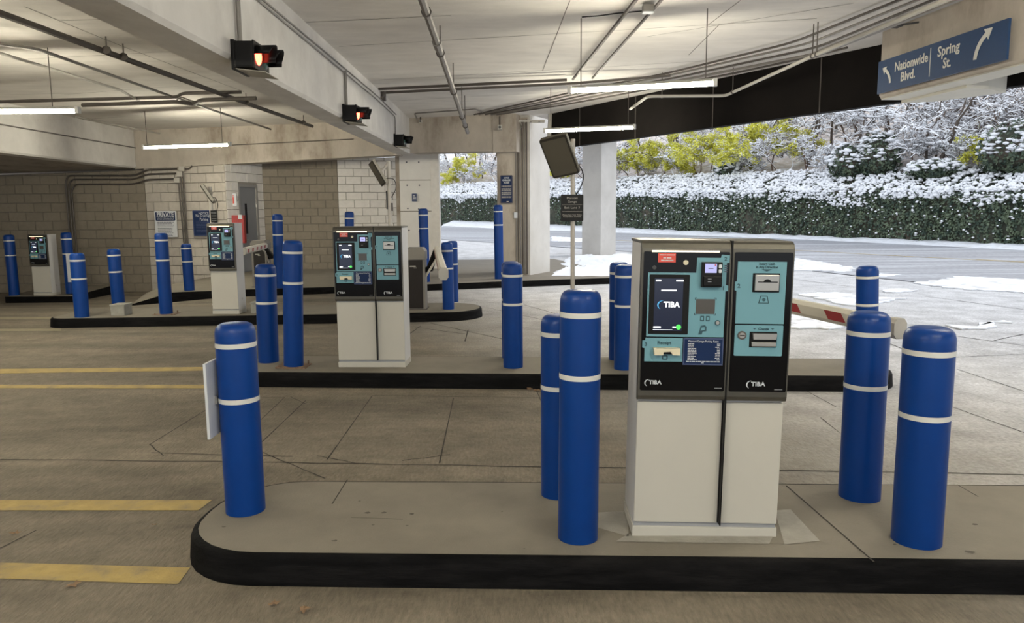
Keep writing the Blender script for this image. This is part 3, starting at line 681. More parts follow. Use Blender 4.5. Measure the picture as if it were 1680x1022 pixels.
    logo(.072, .752, .020, y1-.001, face, 'print'); bar(face, .345, .728, .378, .731, y1, 'greyline', 'serial_print')
    if double:
        f2 = mplate('black_face', rrect(W1+.014, .715, Wd-.008, 1.345, .006), Y-.002, Y+.01, 'face', root)
        cash = mplate('cash_panel', [(.425, 1.026), (.640, 1.026), (.640, 1.304), (.425, 1.304), (.424, 1.216), (.416, 1.214), (.416, 1.176), (.424, 1.174)], y1, Y, 'teal', f2)
        mplate('change_panel', rrect(.425, .880, .640, 1.020, .005), y1, Y, 'teal', f2)
        text('Insert Cash', .553, y1-.001, 1.294, .0155, 'tealink', f2, bold=.0005, width=.07); text('In Any Direction', .553, y1-.001, 1.280, .0155, 'tealink', f2, bold=.0005, width=.098)
        mplate('arrow_mark', [(.553, 1.260), (.578, 1.271), (.528, 1.271)], y1-.001, y1, 'tealink', f2)
        mplate('slot_surround', rrect(.493, 1.168, .612, 1.253, .002), y1-.002, y1, 'black', f2)
        mbox('bill_slot', (.500, y1-.016, 1.175), (.606, y1-.001, 1.247), 'steel', f2, .003)
        bar(f2, .512, 1.213, .598, 1.217, y1-.0165, 'black', 'slot_opening'); mplate('slot_notch', [(.536+.017*(1-math.cos(PI*i/10)), 1.214+.014*math.sin(PI*i/10)) for i in range(11)], y1-.0176, y1-.015, 'black', f2)
        mplate('banknote_symbol', [(.522, 1.118), (.570, 1.118), (.562, 1.153), (.530, 1.153)], y1-.001, y1, 'tealink', f2); mplate('banknote_symbol', [(.527, 1.122), (.565, 1.122), (.558, 1.149), (.534, 1.149)], y1-.0016, y1, 'teal', f2); mplate('banknote_symbol', disc(.546, 1.135, .008, 12), y1-.0022, y1, 'tealink', f2)
        text('2', .433, y1-.001, 1.195, .026, 'tealink', f2, bold=.001)
        mplate('coin_lock', disc(.457, .974, .019), y1-.006, y1, 'conduitdark', f2); mplate('coin_lock', disc(.457, .974, .013), y1-.009, y1, 'steel', f2); bar(f2, .446, .972, .468, .976, y1-.0095, 'black', 'key_slot')
        text('Change', .552, y1-.001, 1.003, .0155, 'tealink', f2, bold=.0006)
        for xx in (.512, .592): mplate('arrow_mark', [(xx, 1.000), (xx+.008, 1.006), (xx-.008, 1.006)], y1-.001, y1, 'tealink', f2)
        mplate('tray_surround', rrect(.491, .920, .613, .990, .002), y1-.002, y1, 'black', f2)
        bm = bmesh.new(); bm2 = [(.505, .958), (.606, .958), (.609, .984), (.502, .984)]; plate(bm, bm2, y1-.018, y1-.001); obj('tray_flap', bm, 'steel', f2)
        mbox('coin_tray', (.500, y1-.012, .925), (.608, y1-.001, .944), 'steel', f2, .002)
        logo(.535, .750, .022, y1-.001, f2, 'print'); bar(f2, .615, .725, .650, .728, y1, 'greyline', 'serial_print')
    else:
        mplate('side_lock', disc(.0, .0, .02), 0, .004, 'steel', root).matrix_local = Matrix.Translation((Wd-.004, .16, .22)) @ Matrix.Rotation(PI/2, 4, 'Z')
    return root
def copy_tree(o, parent=None):
    c = o.copy(); C.objects.link(c)
    if parent is not None: c.parent = parent; c.matrix_parent_inverse = o.matrix_parent_inverse
    for ch in list(o.children): copy_tree(ch, c)
    return c
ka = G(1035, 878, .14)
K1 = kiosk('payment_kiosk', 'largest white double payment kiosk with black and teal screens on the nearest island', True)
K1.location = (ka.x+.004, ka.y, .14); K1.rotation_euler = (0, math.radians(.9), math.radians(-1.5))
K2 = copy_tree(K1); K2['label'] = 'white double payment kiosk on the middle island beside the tall bollard'
kb = G(556, 602, .14); K2.location = (kb.x, kb.y, .14); K2.rotation_euler = (0, 0, math.radians(-2.5))
K3 = kiosk('payment_kiosk', 'single white payment kiosk on the third island below the notices', False)
kc = G(349.5, 515, .14); K3.location = (kc.x, kc.y, .14); K3.rotation_euler = (0, 0, math.radians(-1)); K3.scale = (1.03, 1, 1)
K4 = copy_tree(K3); K4['label'] = 'smallest single white payment kiosk on the far left island by the block wall'
kd = D(56, 483, 16.95); K4.location = (kd.x, kd.y, Z4); K4.rotation_euler = (0, 0, math.radians(-3)); K4.scale = (1.08, 1, .99)
mplate('white_sticker', disc(0, 0, .001, 4), 0, .001, 'print', K3).matrix_local = Matrix.Translation((.404, .2, .3))

# ================================================================== BOLLARDS
SEG = 32
def sleeve_mesh():
    bm = bmesh.new(); lathe(bm, [(.1, 0), (.1, .93), (.0985, .95), (.094, .968), (.085, .984), (.070, .994), (.05, .999), (0, 1.0)], SEG)
    bmesh.ops.recalc_face_normals(bm, faces=bm.faces)
    for f in bm.faces: f.smooth = True
    me = bpy.data.meshes.new('sleeve'); bm.to_mesh(me); bm.free(); me.materials.append(M['blue']); return me
def band_mesh():
    bm = bmesh.new(); lathe(bm, [(.1013, -.5), (.1013, .5)], SEG)
    for f in bm.faces: f.smooth = True
    me = bpy.data.meshes.new('reflective_band'); bm.to_mesh(me); bm.free(); me.materials.append(M['tape']); return me
BM_ = band_mesh(); SL = {}
def bollard_at(p, h, r, label, bands=(.11, .385), base_z=None, lean=(0, 0)):
    root = empty('bollard', p, random.uniform(0, 6), label, 'bollard', 'blue bollards on the islands')
    # domed sleeve: the dome keeps its own height
    bm = bmesh.new(); d = r*.62
    prof = [(r*1.0, 0), (r, h-d), (r*.985, h-d*.68), (r*.93, h-d*.38), (r*.82, h-d*.16), (r*.66, h-d*.04), (r*.45, h), (0, h+.002)]
    lathe(bm, prof, SEG); obj('sleeve', bm, 'blue', root, smooth=True)
    for b in bands:
        o = new_obj('reflective_band', BM_, None, root); o.location = (0, 0, h*(1-b)); o.scale = (r/.1, r/.1, .024)
    bm = bmesh.new(); lathe(bm, [(r*1.002, -.002), (r*1.006, 0), (r*1.002, .002)], SEG, (0, 0, h*(1-bands[0])+.02)); obj('cap_seam', bm, 'blue', root, smooth=True)
    root.rotation_euler.x = lean[0]; root.rotation_euler.y = lean[1]; root.rotation_euler.z = 0
    return root
def bollard(bx, by, ty, w, z, label, bands=(.11, .385), Y=None, tx=None):
    """bx,by: front foot of the bollard, ty: top, w: width in pixels at mid height"""
    p = G(bx, by, z) if Y is None else D(bx, by, Y)
    mid = ((p-Vector((0, 0, CZ))).dot(_f)); r = w/FPX*mid/2*.995
    c = Vector((p.x, p.y, p.z)) + Vector((p.x, p.y, 0)).normalized()*r
    # height: where the sight line of the top row meets the vertical through the centre
    h = D(bx if tx is None else tx, ty, c.y).z - p.z
    lean = (0, 0)
    if tx is not None:
        q = D(tx, ty, c.y); lean = (0, math.atan2(q.x-c.x, h))
    return bollard_at((c.x, c.y, p.z), h, r, label, bands, lean=lean)
b1 = bollard(404, 848, 529, 64, .14, 'blue bollard on the nearest island nose with white plate on its side', (.11, .395), tx=385)
bollard(948, 895, 475, 67.5, .14, 'tallest foreground blue bollard directly left of the largest kiosk', (.093, .335), tx=953)
bollard(916, 821, 516, 58, .14, 'blue bollard mostly hidden behind the tallest foreground bollard', (.10, .39))
bollard(1409, 825, 511, 66, .14, 'blue bollard in front of the barrier arm tip right of the largest kiosk', (.11, .39))
bollard(1502, 901, 536, 78, .14, 'widest blue bollard, rightmost on the nearest island', (.11, .40))
bollard(1422, 601, 436, 34.5, .14, 'blue bollard ending the middle island behind the arm tip bollard', (.11, .385), tx=1423)
bollard(842, 605, 431, 33, .14, 'lone blue bollard on the middle island between barrier and sign pole', (.12, .39))
bollard(839, 589, 429, 31, .14, 'blue bollard hidden behind the lone middle island bollard', (.12, .39))
bollard(1023, 608, 434, 32, .14, 'front blue bollard touching the left edge of the largest kiosk', (.11, .39))
bollard(1014, 592, 430, 31, .14, 'rear blue bollard peeking out left of the largest kiosk', (.11, .39))
b11 = bollard(482, 602, 394, 32, .155, 'tall blue bollard on a rusty bolted plate left of the middle kiosk', (.095, .335), tx=480)
bollard(441, 596, 433, 33.5, .14, 'short blue bollard left of the rusty plate bollard', (.11, .39), tx=435)
bollard(459, 473, 351, 17, .14, 'thin tall blue bollard against the dark block wall', (.09, .28), tx=455)
bollard(574, 470, 347, 15, .14, 'thin blue bollard rising behind the middle kiosk', (.09, .28), tx=573)
bollard(698, 463, 342, 15.5, .14, 'thin tall blue bollard before the concrete panel wall', (.09, .27), tx=694)
bollard(819, 458, 336, 15, .14, 'thin tall blue bollard before the column with the blue notice', (.09, .27), tx=817)
bollard(736, 508, 397, 19, .14, 'blue bollard crossed by the tip of the small barrier arm', (.13, .39), tx=733)
bollard(744, 496, 395, 17, .14, 'blue bollard behind the small barrier arm bollard', (.12, .38), tx=742)
bollard(135, 521, 415, 22.5, .14, 'blue bollard on the left nose of the third island', (.115, .40), tx=126)
bollard(195, 503, 408, 20, .14, 'blue bollard standing in a square concrete footing on the third island', (.115, .40), tx=186)
b21 = bollard(273, 515.5, 382, 20.5, .15, 'tall blue bollard on a bolted plate beneath the white private notice', (.09, .335), tx=264)
bollard(311, 477, 400, 16.5, .14, 'small blue bollard below the three wall conduits', (.10, .38), tx=305)
bollard(24, 485, 385, 16, Z4, 'blue bollard at the far left of the picture beside the smallest kiosk', (.10, .34), Y=16.95, tx=14)
b24 = bollard(117, 482, 381, 16, Z4, 'blue bollard with white sign panel right of the smallest kiosk', (.11, .35), Y=17.0, tx=108)
# sign plates fixed to two bollards
mbox('sign_plate', (-.116, -.14, .42), (-.102, .04, .80), 'signborder', b1, .002)
mbox('sign_bracket', (-.112, -.06, .58), (-.09, .02, .62), 'steel', b1)
mbox('sign_plate', (.03, -.135, .27), (.12, -.12, .90), 'signborder', b24)
# base plates with bolts
def plate_base(p, label_z, s, parentb, m):
    o = mbox('base_plate', (-s, -s*.8, -.015), (s, s*.8, .0), m, parentb, .002)
    for sx in (-1, 1):
        for sy in (-1, 1): mtube('anchor_bolt', [(sx*s*.82, sy*s*.62, -.01), (sx*s*.82, sy*s*.62, .035 if sy > 0 else .015)], .009, 'rust', parentb, 6)
plate_base(None, 0, .15, b11, 'rust'); plate_base(None, 0, .16, b21, 'rust')
# concrete footings
def footing(x0, x1, yb, yt, z, label):
    a, b = G(x0, yb, z), G(x1, yb, z); h = D(x0, yt, a.y).z-z
    o = empty('concrete_footing', (a.x, a.y, z), 0, label, 'concrete block'); w = b.x-a.x
    bm = bmesh.new(); box(bm, (0, 0, 0), (w, w*1.1, h), .006); obj('cast_block', bm, 'footing', o)
    bm = bmesh.new(); box(bm, (-.008, -.008, h-.025), (w+.008, w*1.1+.008, h+.004), .004); obj('top_lip', bm, 'footing', o); return o
footing(182, 204, 518, 500, .14, 'square grey concrete footing around a bollard on the third island')
footing(412, 436, 514, 496, .14, 'grey concrete footing right of the single kiosk on the third island')

# ================================================================== BARRIER GATES
def gate(px, py, z, A, B, label, aw=.10, ah=.115, rz=0., w=.31, d=.30, h=.98):
    """A pivot end, B tip of the arm (world)"""
    p = G(px, py, z) if not isinstance(px, Vector) else px
    root = empty('barrier_gate', (p.x, p.y, z), rz, label, 'barrier')
    mbox('housing_body', (-w/2, 0, .0), (w/2, d, h-.17), 'housing', root, .006)
    mbox('front_panel', (-w/2+.045, -.008, .02), (w/2-.035, .01, h-.19), 'housingfront', root, .004)
    bm = bmesh.new(); prof = [(-w/2-.008, h-.185), (w/2+.008, h-.185), (w/2+.008, h-.06), (w/2-.035, h), (-w/2+.035, h), (-w/2-.008, h-.06)]
    plate(bm, prof, -.02, d+.02); obj('top_cap', bm, 'housing', root)
    bar(root, -.08, h-.30, .015, h-.28, -.009, 'conduitpale', 'maker_mark'); bar(root, -.02, h-.32, .03, h-.31, -.009, 'conduitpale', 'maker_mark')
    mbox('foot_flange', (-w/2-.02, -.02, 0), (w/2+.02, d+.02, .012), 'conduitdark', root)
    A = Vector(A); B = Vector(B); t = (B-A).normalized(); n = Vector((t.y, -t.x, 0)).normalized()
    inv = (Matrix.Translation((p.x, p.y, z)) @ Matrix.Rotation(rz, 4, 'Z')).inverted()
    def sec(P, s=1.):
        ww, hh = aw/2*s, ah/2*s; up = Vector((0, 0, 1))
        return [P+n*a+up*b for a, b in ((-ww*.55, -hh), (ww*.55, -hh), (ww, -hh*.55), (ww, hh*.55), (ww*.55, hh), (-ww*.55, hh), (-ww, hh*.55), (-ww, -hh*.55))]
    bm = bmesh.new(); r = [[bm.verts.new(inv @ v) for v in sec(P)] for P in (A, B)]
    bm.faces.new(r[0]); bm.faces.new(r[1][::-1])
    for i in range(8): bm.faces.new((r[0][i], r[0][(i+1) % 8], r[1][(i+1) % 8], r[1][i]))
    arm = obj('barrier_arm', bm, 'arm', root)
    bm = bmesh.new(); r = [[bm.verts.new(inv @ v) for v in sec(P, 1.12)] for P in (B-t*.03, B+t*.035)]
    bm.faces.new(r[0]); bm.faces.new(r[1][::-1])
    for i in range(8): bm.faces.new((r[0][i], r[0][(i+1) % 8], r[1][(i+1) % 8], r[1][i]))
    obj('end_cap', bm, 'conduitpale', arm)
    L = (B-A).length; k = .25
    while k < L-.25:
        for s in (-1, 1):
            P = A+t*k; Q = P+t*.17; sh = t*.05; hh = ah*.27; off = n*(aw/2+.0015)*s; up = Vector((0, 0, 1))
            bm = bmesh.new(); bm.faces.new([bm.verts.new(inv @ v) for v in (P+sh+off-up*hh, Q+sh+off-up*hh, Q+off+up*hh, P+off+up*hh)]); obj('red_stripe', bm, 'redtape', arm)
        k += .46
    # pivot hub and support strut
    bm = bmesh.new(); hub = inv @ (A+Vector((-.02, .0, -.02))); tube(bm, [(w/2-.01, .13, h-.36), (w/2+.07, .1, h-.34), tuple(hub)], [.05, .06, .045], 10); obj('pivot_hub', bm, 'black', root)
    mtube('support_strut', [(w/2+.0, .1, h-.46), tuple(inv @ (A+t*.06+Vector((0, 0, -.12)))), tuple(inv @ (A+t*.3+Vector((0, 0, -.06))))], .018, 'arm', root)
    return root
tipB = D(1470, 538, 4.02)
q = D(1300, 499, 5.0)
dirn = (Vector((q.x, q.y, 0))-Vector((tipB.x, tipB.y, 0))).normalized()
Aarm = Vector((tipB.x, tipB.y, 0))+dirn*3.15
g1p = Vector((Aarm.x-.24, 7.25, .14))
gate(g1p, None, .14, (Aarm.x, Aarm.y, tipB.z), tipB, 'red and white striped barrier arm reaching out from behind the largest kiosk', aw=.07, ah=.10)
tip2 = D(727.5, 449, 7.7)
gate(682.5, 508, .14, (-1.17, 11.75, tip2.z+.05), tip2, 'grey barrier with black front on the third island behind the middle kiosk', aw=.09, ah=.115)
p3 = G(427, 474, .14); tip3 = D(398, 412.5, 12.9)
gate(427.5, 471, .14, (p3.x+.13, p3.y+.05, 1.02), (tip3.x, tip3.y, tip3.z), 'barrier with pale red-striped arm right of the single kiosk near the door', w=.32)

# ================================================================== READER POLES
def reader(base, top_z, c, u, v, w, h, th, label, pr=.03, sign=None, cable=True, edge='panelgrey'):
    """c: panel centre (world); u: width direction; v: height direction (down)"""
    root = empty('reader_pole', base, 0, label, 'reader pole')
    B = Vector(base); mtube('pole', [(0, 0, 0), (0, 0, top_z-B.z)], pr, 'pole', root, 12)
    mtube('base_flange', [(0, 0, 0), (0, 0, .012)], pr*2.6, 'pole', root, 16)
    u = Vector(u).normalized(); v = Vector(v); v = (v-u*v.dot(u)).normalized(); n = u.cross(v).normalized()
    if n.y > 0: n = -n
    c = Vector(c)-B
    def slab(w, h, a, b, r, name, m, seg=4):
        bm = bmesh.new(); pts = rrect(-w/2, -h/2, w/2, h/2, r, seg)
        A = [bm.verts.new(c+u*x+v*y+n*a) for x, y in pts]; E2 = [bm.verts.new(c+u*x+v*y+n*b) for x, y in pts]
        bm.faces.new(A); bm.faces.new(E2[::-1]); k = len(pts)
        for i in range(k): bm.faces.new((A[i], E2[i], E2[(i+1) % k], A[(i+1) % k]))
        return obj(name, bm, m, root)
    slab(w, h, -th/2, th/2*.4, .02, 'antenna_back', edge); slab(w*.985, h*.985, th/2*.4, th/2*.75, .018, 'antenna_rim', 'panelrim'); slab(w*.86, h*.88, th/2*.7, th/2, .012, 'antenna_face', 'panelgrey')
    bm = bmesh.new(); P = Vector((0, 0, top_z-B.z-.06)); Q = c-n*th/2
    tube(bm, [P+Vector((0, 0, .02)), P*.5+Q*.5+Vector((0, 0, .0)), Q], [.028, .022, .05], 8); obj('mounting_bracket', bm, 'pole', root)
    if cable:
        s = c-n*th*.4+v*h*.25; mtube('cable', bend([tuple(s), tuple(Vector((pr+.05, .0, s.z-.0))), (pr+.09, 0, s.z-.12), (pr+.06, 0, s.z-.22), (pr*.8, 0, s.z-.32)], .08), .006, 'black', root, 6)
    return root
rb = G(939, 592, .14); Yp = rb.y
c = D(918.5, 256, Yp-.10)
r1 = reader((rb.x, rb.y, .14), D(938, 228, Yp).z, c, (42, -20, 8), (26, 30, -61), .285, .43, .06, 'pole with big tilted grey reader panel and black exit lane sign, behind the tallest bollard', .022)
sg = D(938.5, 341, Yp-.03); sw, sh = .225, .262
sx = sg.x-rb.x; szz = sg.z-.14
mplate('lane_sign', rrect(sx-sw/2, szz-sh/2, sx+sw/2, szz+sh/2, .012), -.04, -.026, 'black', r1)
for s, dz, sz_, wd in (('Marconi', .096, .030, .105), ('Garage', .060, .030, .088), ('Exit Lane 3', .002, .032, .15)): text(s, sx, -.0415, szz+dz, sz_, 'conduitpale', r1, width=wd)
lines('printed_line', [(sx-.1, sx+.1, szz+.031, .0022), (sx-.1, sx+.1, szz-.034, .0022)], -.0402, 'conduitpale', r1)
text('Please Have Your Ticket\nReady Before the Gate', sx, -.0415, szz-.078, .019, 'conduitpale', r1, width=.19)
rb2 = G(644, 500, .14); c = D(620, 284, rb2.y-.1)
r2 = reader((rb2.x, rb2.y, .14), D(643, 264, rb2.y).z, c, (11, -26, 5), (21, 1.8, -37), .28, .42, .06, 'pole with tilted grey reader panel behind the middle kiosk', .032, edge='paneledge')
mplate('sign_edge', rrect(-.05, D(640, 343, rb2.y).z-.14, -.035, D(640, 313, rb2.y).z-.14, .003), -.03, .18, 'black', r2)
mbox('junction_box', (.03, -.02, D(640, 346, rb2.y).z-.14), (.05, .03, D(640, 333, rb2.y).z-.14), 'conduitdark', r2)
rb3 = G(356, 500, .14); c = D(341.5, 318, rb3.y-.08)
r3 = reader((rb3.x, rb3.y, .14), D(350, 306, rb3.y).z, c, (7, -27, 2), (16, 1, -26), .27, .33, .06, 'cream pole with edge-on reader panel behind the single kiosk', .032, edge='paneledge')
sg = D(351, 355, rb3.y-.05); mplate('lane_sign', rrect(sg.x-rb3.x-.05, sg.z-.14-.1, sg.x-rb3.x+.055, sg.z-.14+.1, .008), -.06, -.045, 'black', r3)
lines('printed_line', [(sg.x-rb3.x-.04, sg.x-rb3.x+.045, sg.z-.14+dz, .006) for dz in (.07, .05, .01, -.04, -.07)], -.0605, 'greyline', r3)

# ================================================================== NOTICES
def wall_sign(x0, x1, y0, y1, Y, label, m, border=None, rot=0., th=.012, name='notice_sign', cat='sign', bw=.02):
    a = D(x0, (y0+y1)/2, Y); b = D(x1, (y0+y1)/2, Y); zt = D((x0+x1)/2, y0, Y).z; zb = D((x0+x1)/2, y1, Y).z
    w = b.x-a.x; h = zt-zb; o = empty(name, (a.x, Y, zb), rot, label, cat)
    mplate('sign_board', rrect(0, 0, w, h, .02), -th, 0, border or m, o)
    if border: mplate('printed_field', rrect(bw, bw, w-bw, h-bw, .015), -th-.002, -th+.001, m, o)
    return o, w, h, -th-.0025
o, w, h, y = wall_sign(254.5, 290.5, 346, 389, 19.42, 'white notice headed PRIVATE on the block wall corner', 'signborder', 'signborder')
mplate('blue_header', rrect(.03, h*.63, w-.03, h-.03, .02), y-.001, y, 'navy', o)
text('PRIVATE', w/2, y-.002, h*.86, .15, 'signborder', o, bold=.004, width=w*.76); text('THIS GARAGE IS FOR THE USE\nOF OUR CUSTOMERS ONLY', w/2, y-.002, h*.725, .055, 'signborder', o, width=w*.8)
lines('printed_line', [(w*.12, w*random.uniform(.75, .9), h*(.57-.058*i), .012+.004*(i < 2)) for i in range(9)]+[(w*.5, w*.78, h*.06, .016)], y, 'ink', o)
o, w, h, y = wall_sign(317, 357, 345, 387, 19.2, 'blue notice with pale print partly hidden by the single kiosk', 'navy', 'navyrim')
text('NOTICE', w*.46, y-.001, h*.88, .08, 'print', o, width=w*.4); text('No Overnight\nParking', w*.46, y-.001, h*.72, .10, 'print', o, width=w*.66)
lines('printed_line', [(w*.12, w*random.uniform(.6, .85), h*(.58-.06*i), .014) for i in range(8)], y, 'navyrim', o)
o, w, h, y = wall_sign(821, 841.5, 287.5, 333.5, 18.28, 'narrow dark blue notice on the shaded column face', 'navy', 'ink', rot=-.18)
text('NOTICE', w/2, y-.001, h*.90, .05, 'print', o, width=w*.42, bold=.002); text('GARAGE\nRULES', w/2, y-.001, h*.78, .055, 'print', o, width=w*.66, bold=.002)
lines('printed_line', [(w*.1, w*.9, h*(.62-.032*i), .012) for i in range(14) if i not in (2, 6, 11)]+[(w*.5, w*.72, h*.06, .02)], y, 'conduitpale', o)
o, w, h, y = wall_sign(675.5, 684.5, 317, 331, 20.55, 'small blue and white notice on the concrete panel wall', 'navyrim', 'signborder', bw=.008)
lines('printed_line', [(w*.25, w*.8, h*.7, .03), (w*.25, w*.8, h*.45, .03), (w*.2, w*.85, h*.2, .015)], y, 'signborder', o)
# red cabinet and its sign on the door wall
o, w, h, y = wall_sign(377.5, 388.5, 317.5, 338, 19.45, 'small white sign with red extinguisher mark above the red cabinet', 'signborder', 'signborder')
bar(o, w*.42, h*.2, w*.62, h*.72, y, 'red', 'red_mark'); lines('printed_line', [(w*.4, w*.64, h*.82, .02)], y, 'red', o)
ca = D(381, 376, 19.35); cb_ = D(400.5, 376, 19.35); zt, zb = D(391, 353, 19.35).z, D(391, 399, 19.35).z
o = empty('extinguisher_cabinet', (ca.x, 19.35, zb), .15, 'red fire extinguisher cabinet on the pale block wall beside the door', 'cabinet')
w = cb_.x-ca.x; mbox('cabinet_body', (0, 0, 0), (w, .2, zt-zb), 'redbright', o, .01); mbox('cabinet_door', (w*.45, -.02, .02), (w*.98, .0, zt-zb-.02), 'redbright', o, .008); mbox('white_tag', (w*.55, -.03, zt-zb-.1), (w*.85, -.021, zt-zb+.01), 'signborder', o)

# ---- big blue road sign on the beam
s0 = Vector((4.83, 10.02, 0)); s1 = Vector((5.055, 7.80, 0)); sd = (s1-s0).normalized(); Ls = (s1-s0).length
sgn = empty('road_sign', (s0.x-.02, s0.y, 3.15), math.atan2(sd.y, sd.x), 'long blue overhead sign reading Nationwide Blvd. and Spring St. with two arrows', 'sign')
H = .405
mplate('sign_board', [(0, 0), (Ls, 0), (Ls, H), (0, H)], -.03, -.005, 'signblue', sgn)
bar(sgn, Ls*.463, H*.10, Ls*.468, H*.90, -.0305, 'signwhite', 'divider')
yy = -.034
text('Nationwide', Ls*.305, yy, H*.66, .155, 'signwhite', sgn, bold=.0035, width=Ls*.285); text('Blvd.', Ls*.285, yy, H*.31, .155, 'signwhite', sgn, bold=.0035, width=Ls*.125)
text('Spring', Ls*.605, yy, H*.70, .155, 'signwhite', sgn, bold=.0035, width=Ls*.165); text('St.', Ls*.60, yy, H*.34, .155, 'signwhite', sgn, bold=.0035, width=Ls*.06)
def arrow(x0, z0, flip, s, name='arrow_mark'):
    bm = bmesh.new(); inner, outer = [], []
    for i in range(9):
        a = math.radians(4+56*i/8); R_ = .30*s
        for lst, rr in ((inner, R_-.028*s), (outer, R_+.028*s)): lst.append((x0+flip*(R_-rr*math.cos(a)), z0+rr*math.sin(a)))
    for i in range(8):
        q = [inner[i], outer[i], outer[i+1], inner[i+1]]; bm.faces.new([bm.verts.new((x, yy-.001, z)) for x, z in q])
    a = math.radians(60); R_ = .30*s; cx, cz = x0+flip*(R_-R_*math.cos(a)), z0+R_*math.sin(a); tx, tz = flip*math.sin(a), math.cos(a); nx, nz = -tz, tx
    bm.faces.new([bm.verts.new((x, yy-.001, z)) for x, z in ((cx+nx*.075*s, cz+nz*.075*s), (cx-nx*.075*s, cz-nz*.075*s), (cx+tx*.11*s, cz+tz*.11*s))])
    return obj(name, bm, 'signwhite', sgn)
arrow(Ls*.125, H*.20, -1, .72); arrow(Ls*.80, H*.16, 1, .95)
mtube('sign_lamp_arm', [(.75, -.01, .72), (.70, -.2, .70)], .012, 'dkgrey', sgn); mbox('sign_lamp', (.60, -.30, .68), (.72, -.18, .72), 'dkgrey', sgn, .008)

# ================================================================== SIGNALS
def signal(px0, px1, py, lit, label, X=-2.46):
    d = ray(px0, py); t = X/d.x; p = Vector((X, d.y*t, CZ+d.z*t))
    Y0 = p.y; z = p.z; root = empty('traffic_signal', (X, Y0, z), 0, label, 'signal', 'lane signals on the beam')
    mbox('mounting_plate', (.0, -.19, -.13), (.035, .19, .13), 'black', root, .008)
    mbox('signal_body', (.03, -.20, -.115), (.20, .20, .115), 'black', root, .018)
    mbox('door_rim', (.195, -.205, -.12), (.212, .205, .12), 'black', root, .006)
    for k, yc in ((0, -.10), (1, .10)):
        bm = bmesh.new(); n = 22; R_ = .092; prev = None
        for i in range(n+1):
            a = math.radians(-30+208*i/n)
            ln = .17 if True else .1
            y, zz = yc+R_*math.cos(a), R_*math.sin(a)
            quad = [bm.verts.new((.21, y, zz)), bm.verts.new((.21+ln*(.75+.25*math.sin(max(0, a))), y, zz))]
            if prev: bm.faces.new((prev[0], prev[1], quad[1], quad[0]))
            prev = quad
        v = obj('visor', bm, 'black', root, smooth=True); md = v.modifiers.new('thickness', 'SOLIDIFY'); md.thickness = .004
        bm = bmesh.new(); lathe(bm, [(.085, 0), (.07, .014), (.04, .024), (0, .028)], 20); le = obj('lens', bm, ('lensred' if k == 0 and lit else 'lensdark'), root, smooth=True)
        le.matrix_local = Matrix.Translation((.21, yc, 0)) @ Matrix.Rotation(PI/2, 4, 'Y')
    bm = bmesh.new(); bm.faces.new([bm.verts.new(v) for v in ((.04, -.19, -.12), (.04, .19, -.12), (.30, .19, -.15), (.30, -.19, -.15))]); s = obj('drip_tray', bm, 'paneledge', root); md = s.modifiers.new('thickness', 'SOLIDIFY'); md.thickness = .006
    return root, Y0, z
M['lensred'] = mat('lit_red_lens', (.4, .01, .01), .3, emit=(1, .07, .035), es=14.)
M['lensdark'] = mat('unlit_green_lens', (.01, .05, .03), .2)
sg1 = signal(391, 0, 96, True, 'nearest black signal with glowing red lens on the long beam')
sg2 = signal(566, 0, 188, True, 'middle black signal with red lens on the long beam')
sg3 = signal(648, 0, 231, False, 'farthest unlit black signal at the end of the long beam')

# ================================================================== LIGHT FIXTURES
def fixture(A, B, label, rods=((.12, None), (.88, None)), zc=3.93, sx=None, group='fluorescent strip fixtures under the ceiling'):
    A = Vector(A); B = Vector(B); L = (B-A).length; d = (B-A).normalized(); root = empty('light_fixture', A, math.atan2(d.y, d.x), label, 'ceiling light', group)
    bm = bmesh.new(); prof = [(-.028, .018), (-.022, .045), (.022, .045), (.028, .018), (.02, .012), (-.02, .012)]
    r0 = [bm.verts.new((.05, y, z)) for y, z in prof]; r1 = [bm.verts.new((L-.05, y, z)) for y, z in prof]
    bm.faces.new(r0); bm.faces.new(r1[::-1])
    for i in range(6): bm.faces.new((r0[i], r1[i], r1[(i+1) % 6], r0[(i+1) % 6]))
    obj('housing', bm, 'fixture', root)
    bm = bmesh.new(); tube(bm, [(.05, 0, -.014), (L-.05, 0, -.014)], .023, 10); obj('tube_lamp', bm, 'tube', root, smooth=True)
    for x in (.02, L-.07): mbox('end_cap', (x, -.04, -.042), (x+.05, .04, .048), 'fixturecap', root, .008)
    for f, off in rods: mtube('hanger_rod', [(L*f, 0, .05), (L*f+(off or 0), 0, zc-A.z)], .006, 'conduitdark', root, 5)
    return root
def fx(x0, y0, x1, y1, z, label, rods, zc=3.94):
    a, b = G(x0, y0, z), G(x1, y1, z); m_ = (a.y+b.y)/2
    a = D(x0, y0, a.y); b = D(x1, y1, b.y); return fixture((a.x, a.y, z), (b.x, b.y, z), label, rods, zc)
fx(929, 148, 1180, 135, 3.12, 'long lit strip light nearest the black facade beam', ((.10, 0), (.915, 0)))
fx(890, 214.5, 1045, 208, 3.17, 'lit strip light hanging in front of the grey column top', ((.09, 0), (.91, 0)))
fx(233, 241.5, 380, 236.5, 3.10, 'lit strip light below the stained cross beam in the left bay', ((.06, 0), (.90, 0)), 3.84)
a = G(133, 181, 3.04); fixture((a.x-1.85, a.y-.02, 3.04), (a.x, a.y, 3.04), 'lit strip light cut by the left edge of the picture', ((.2, 0), (.80, 0)), 3.84)
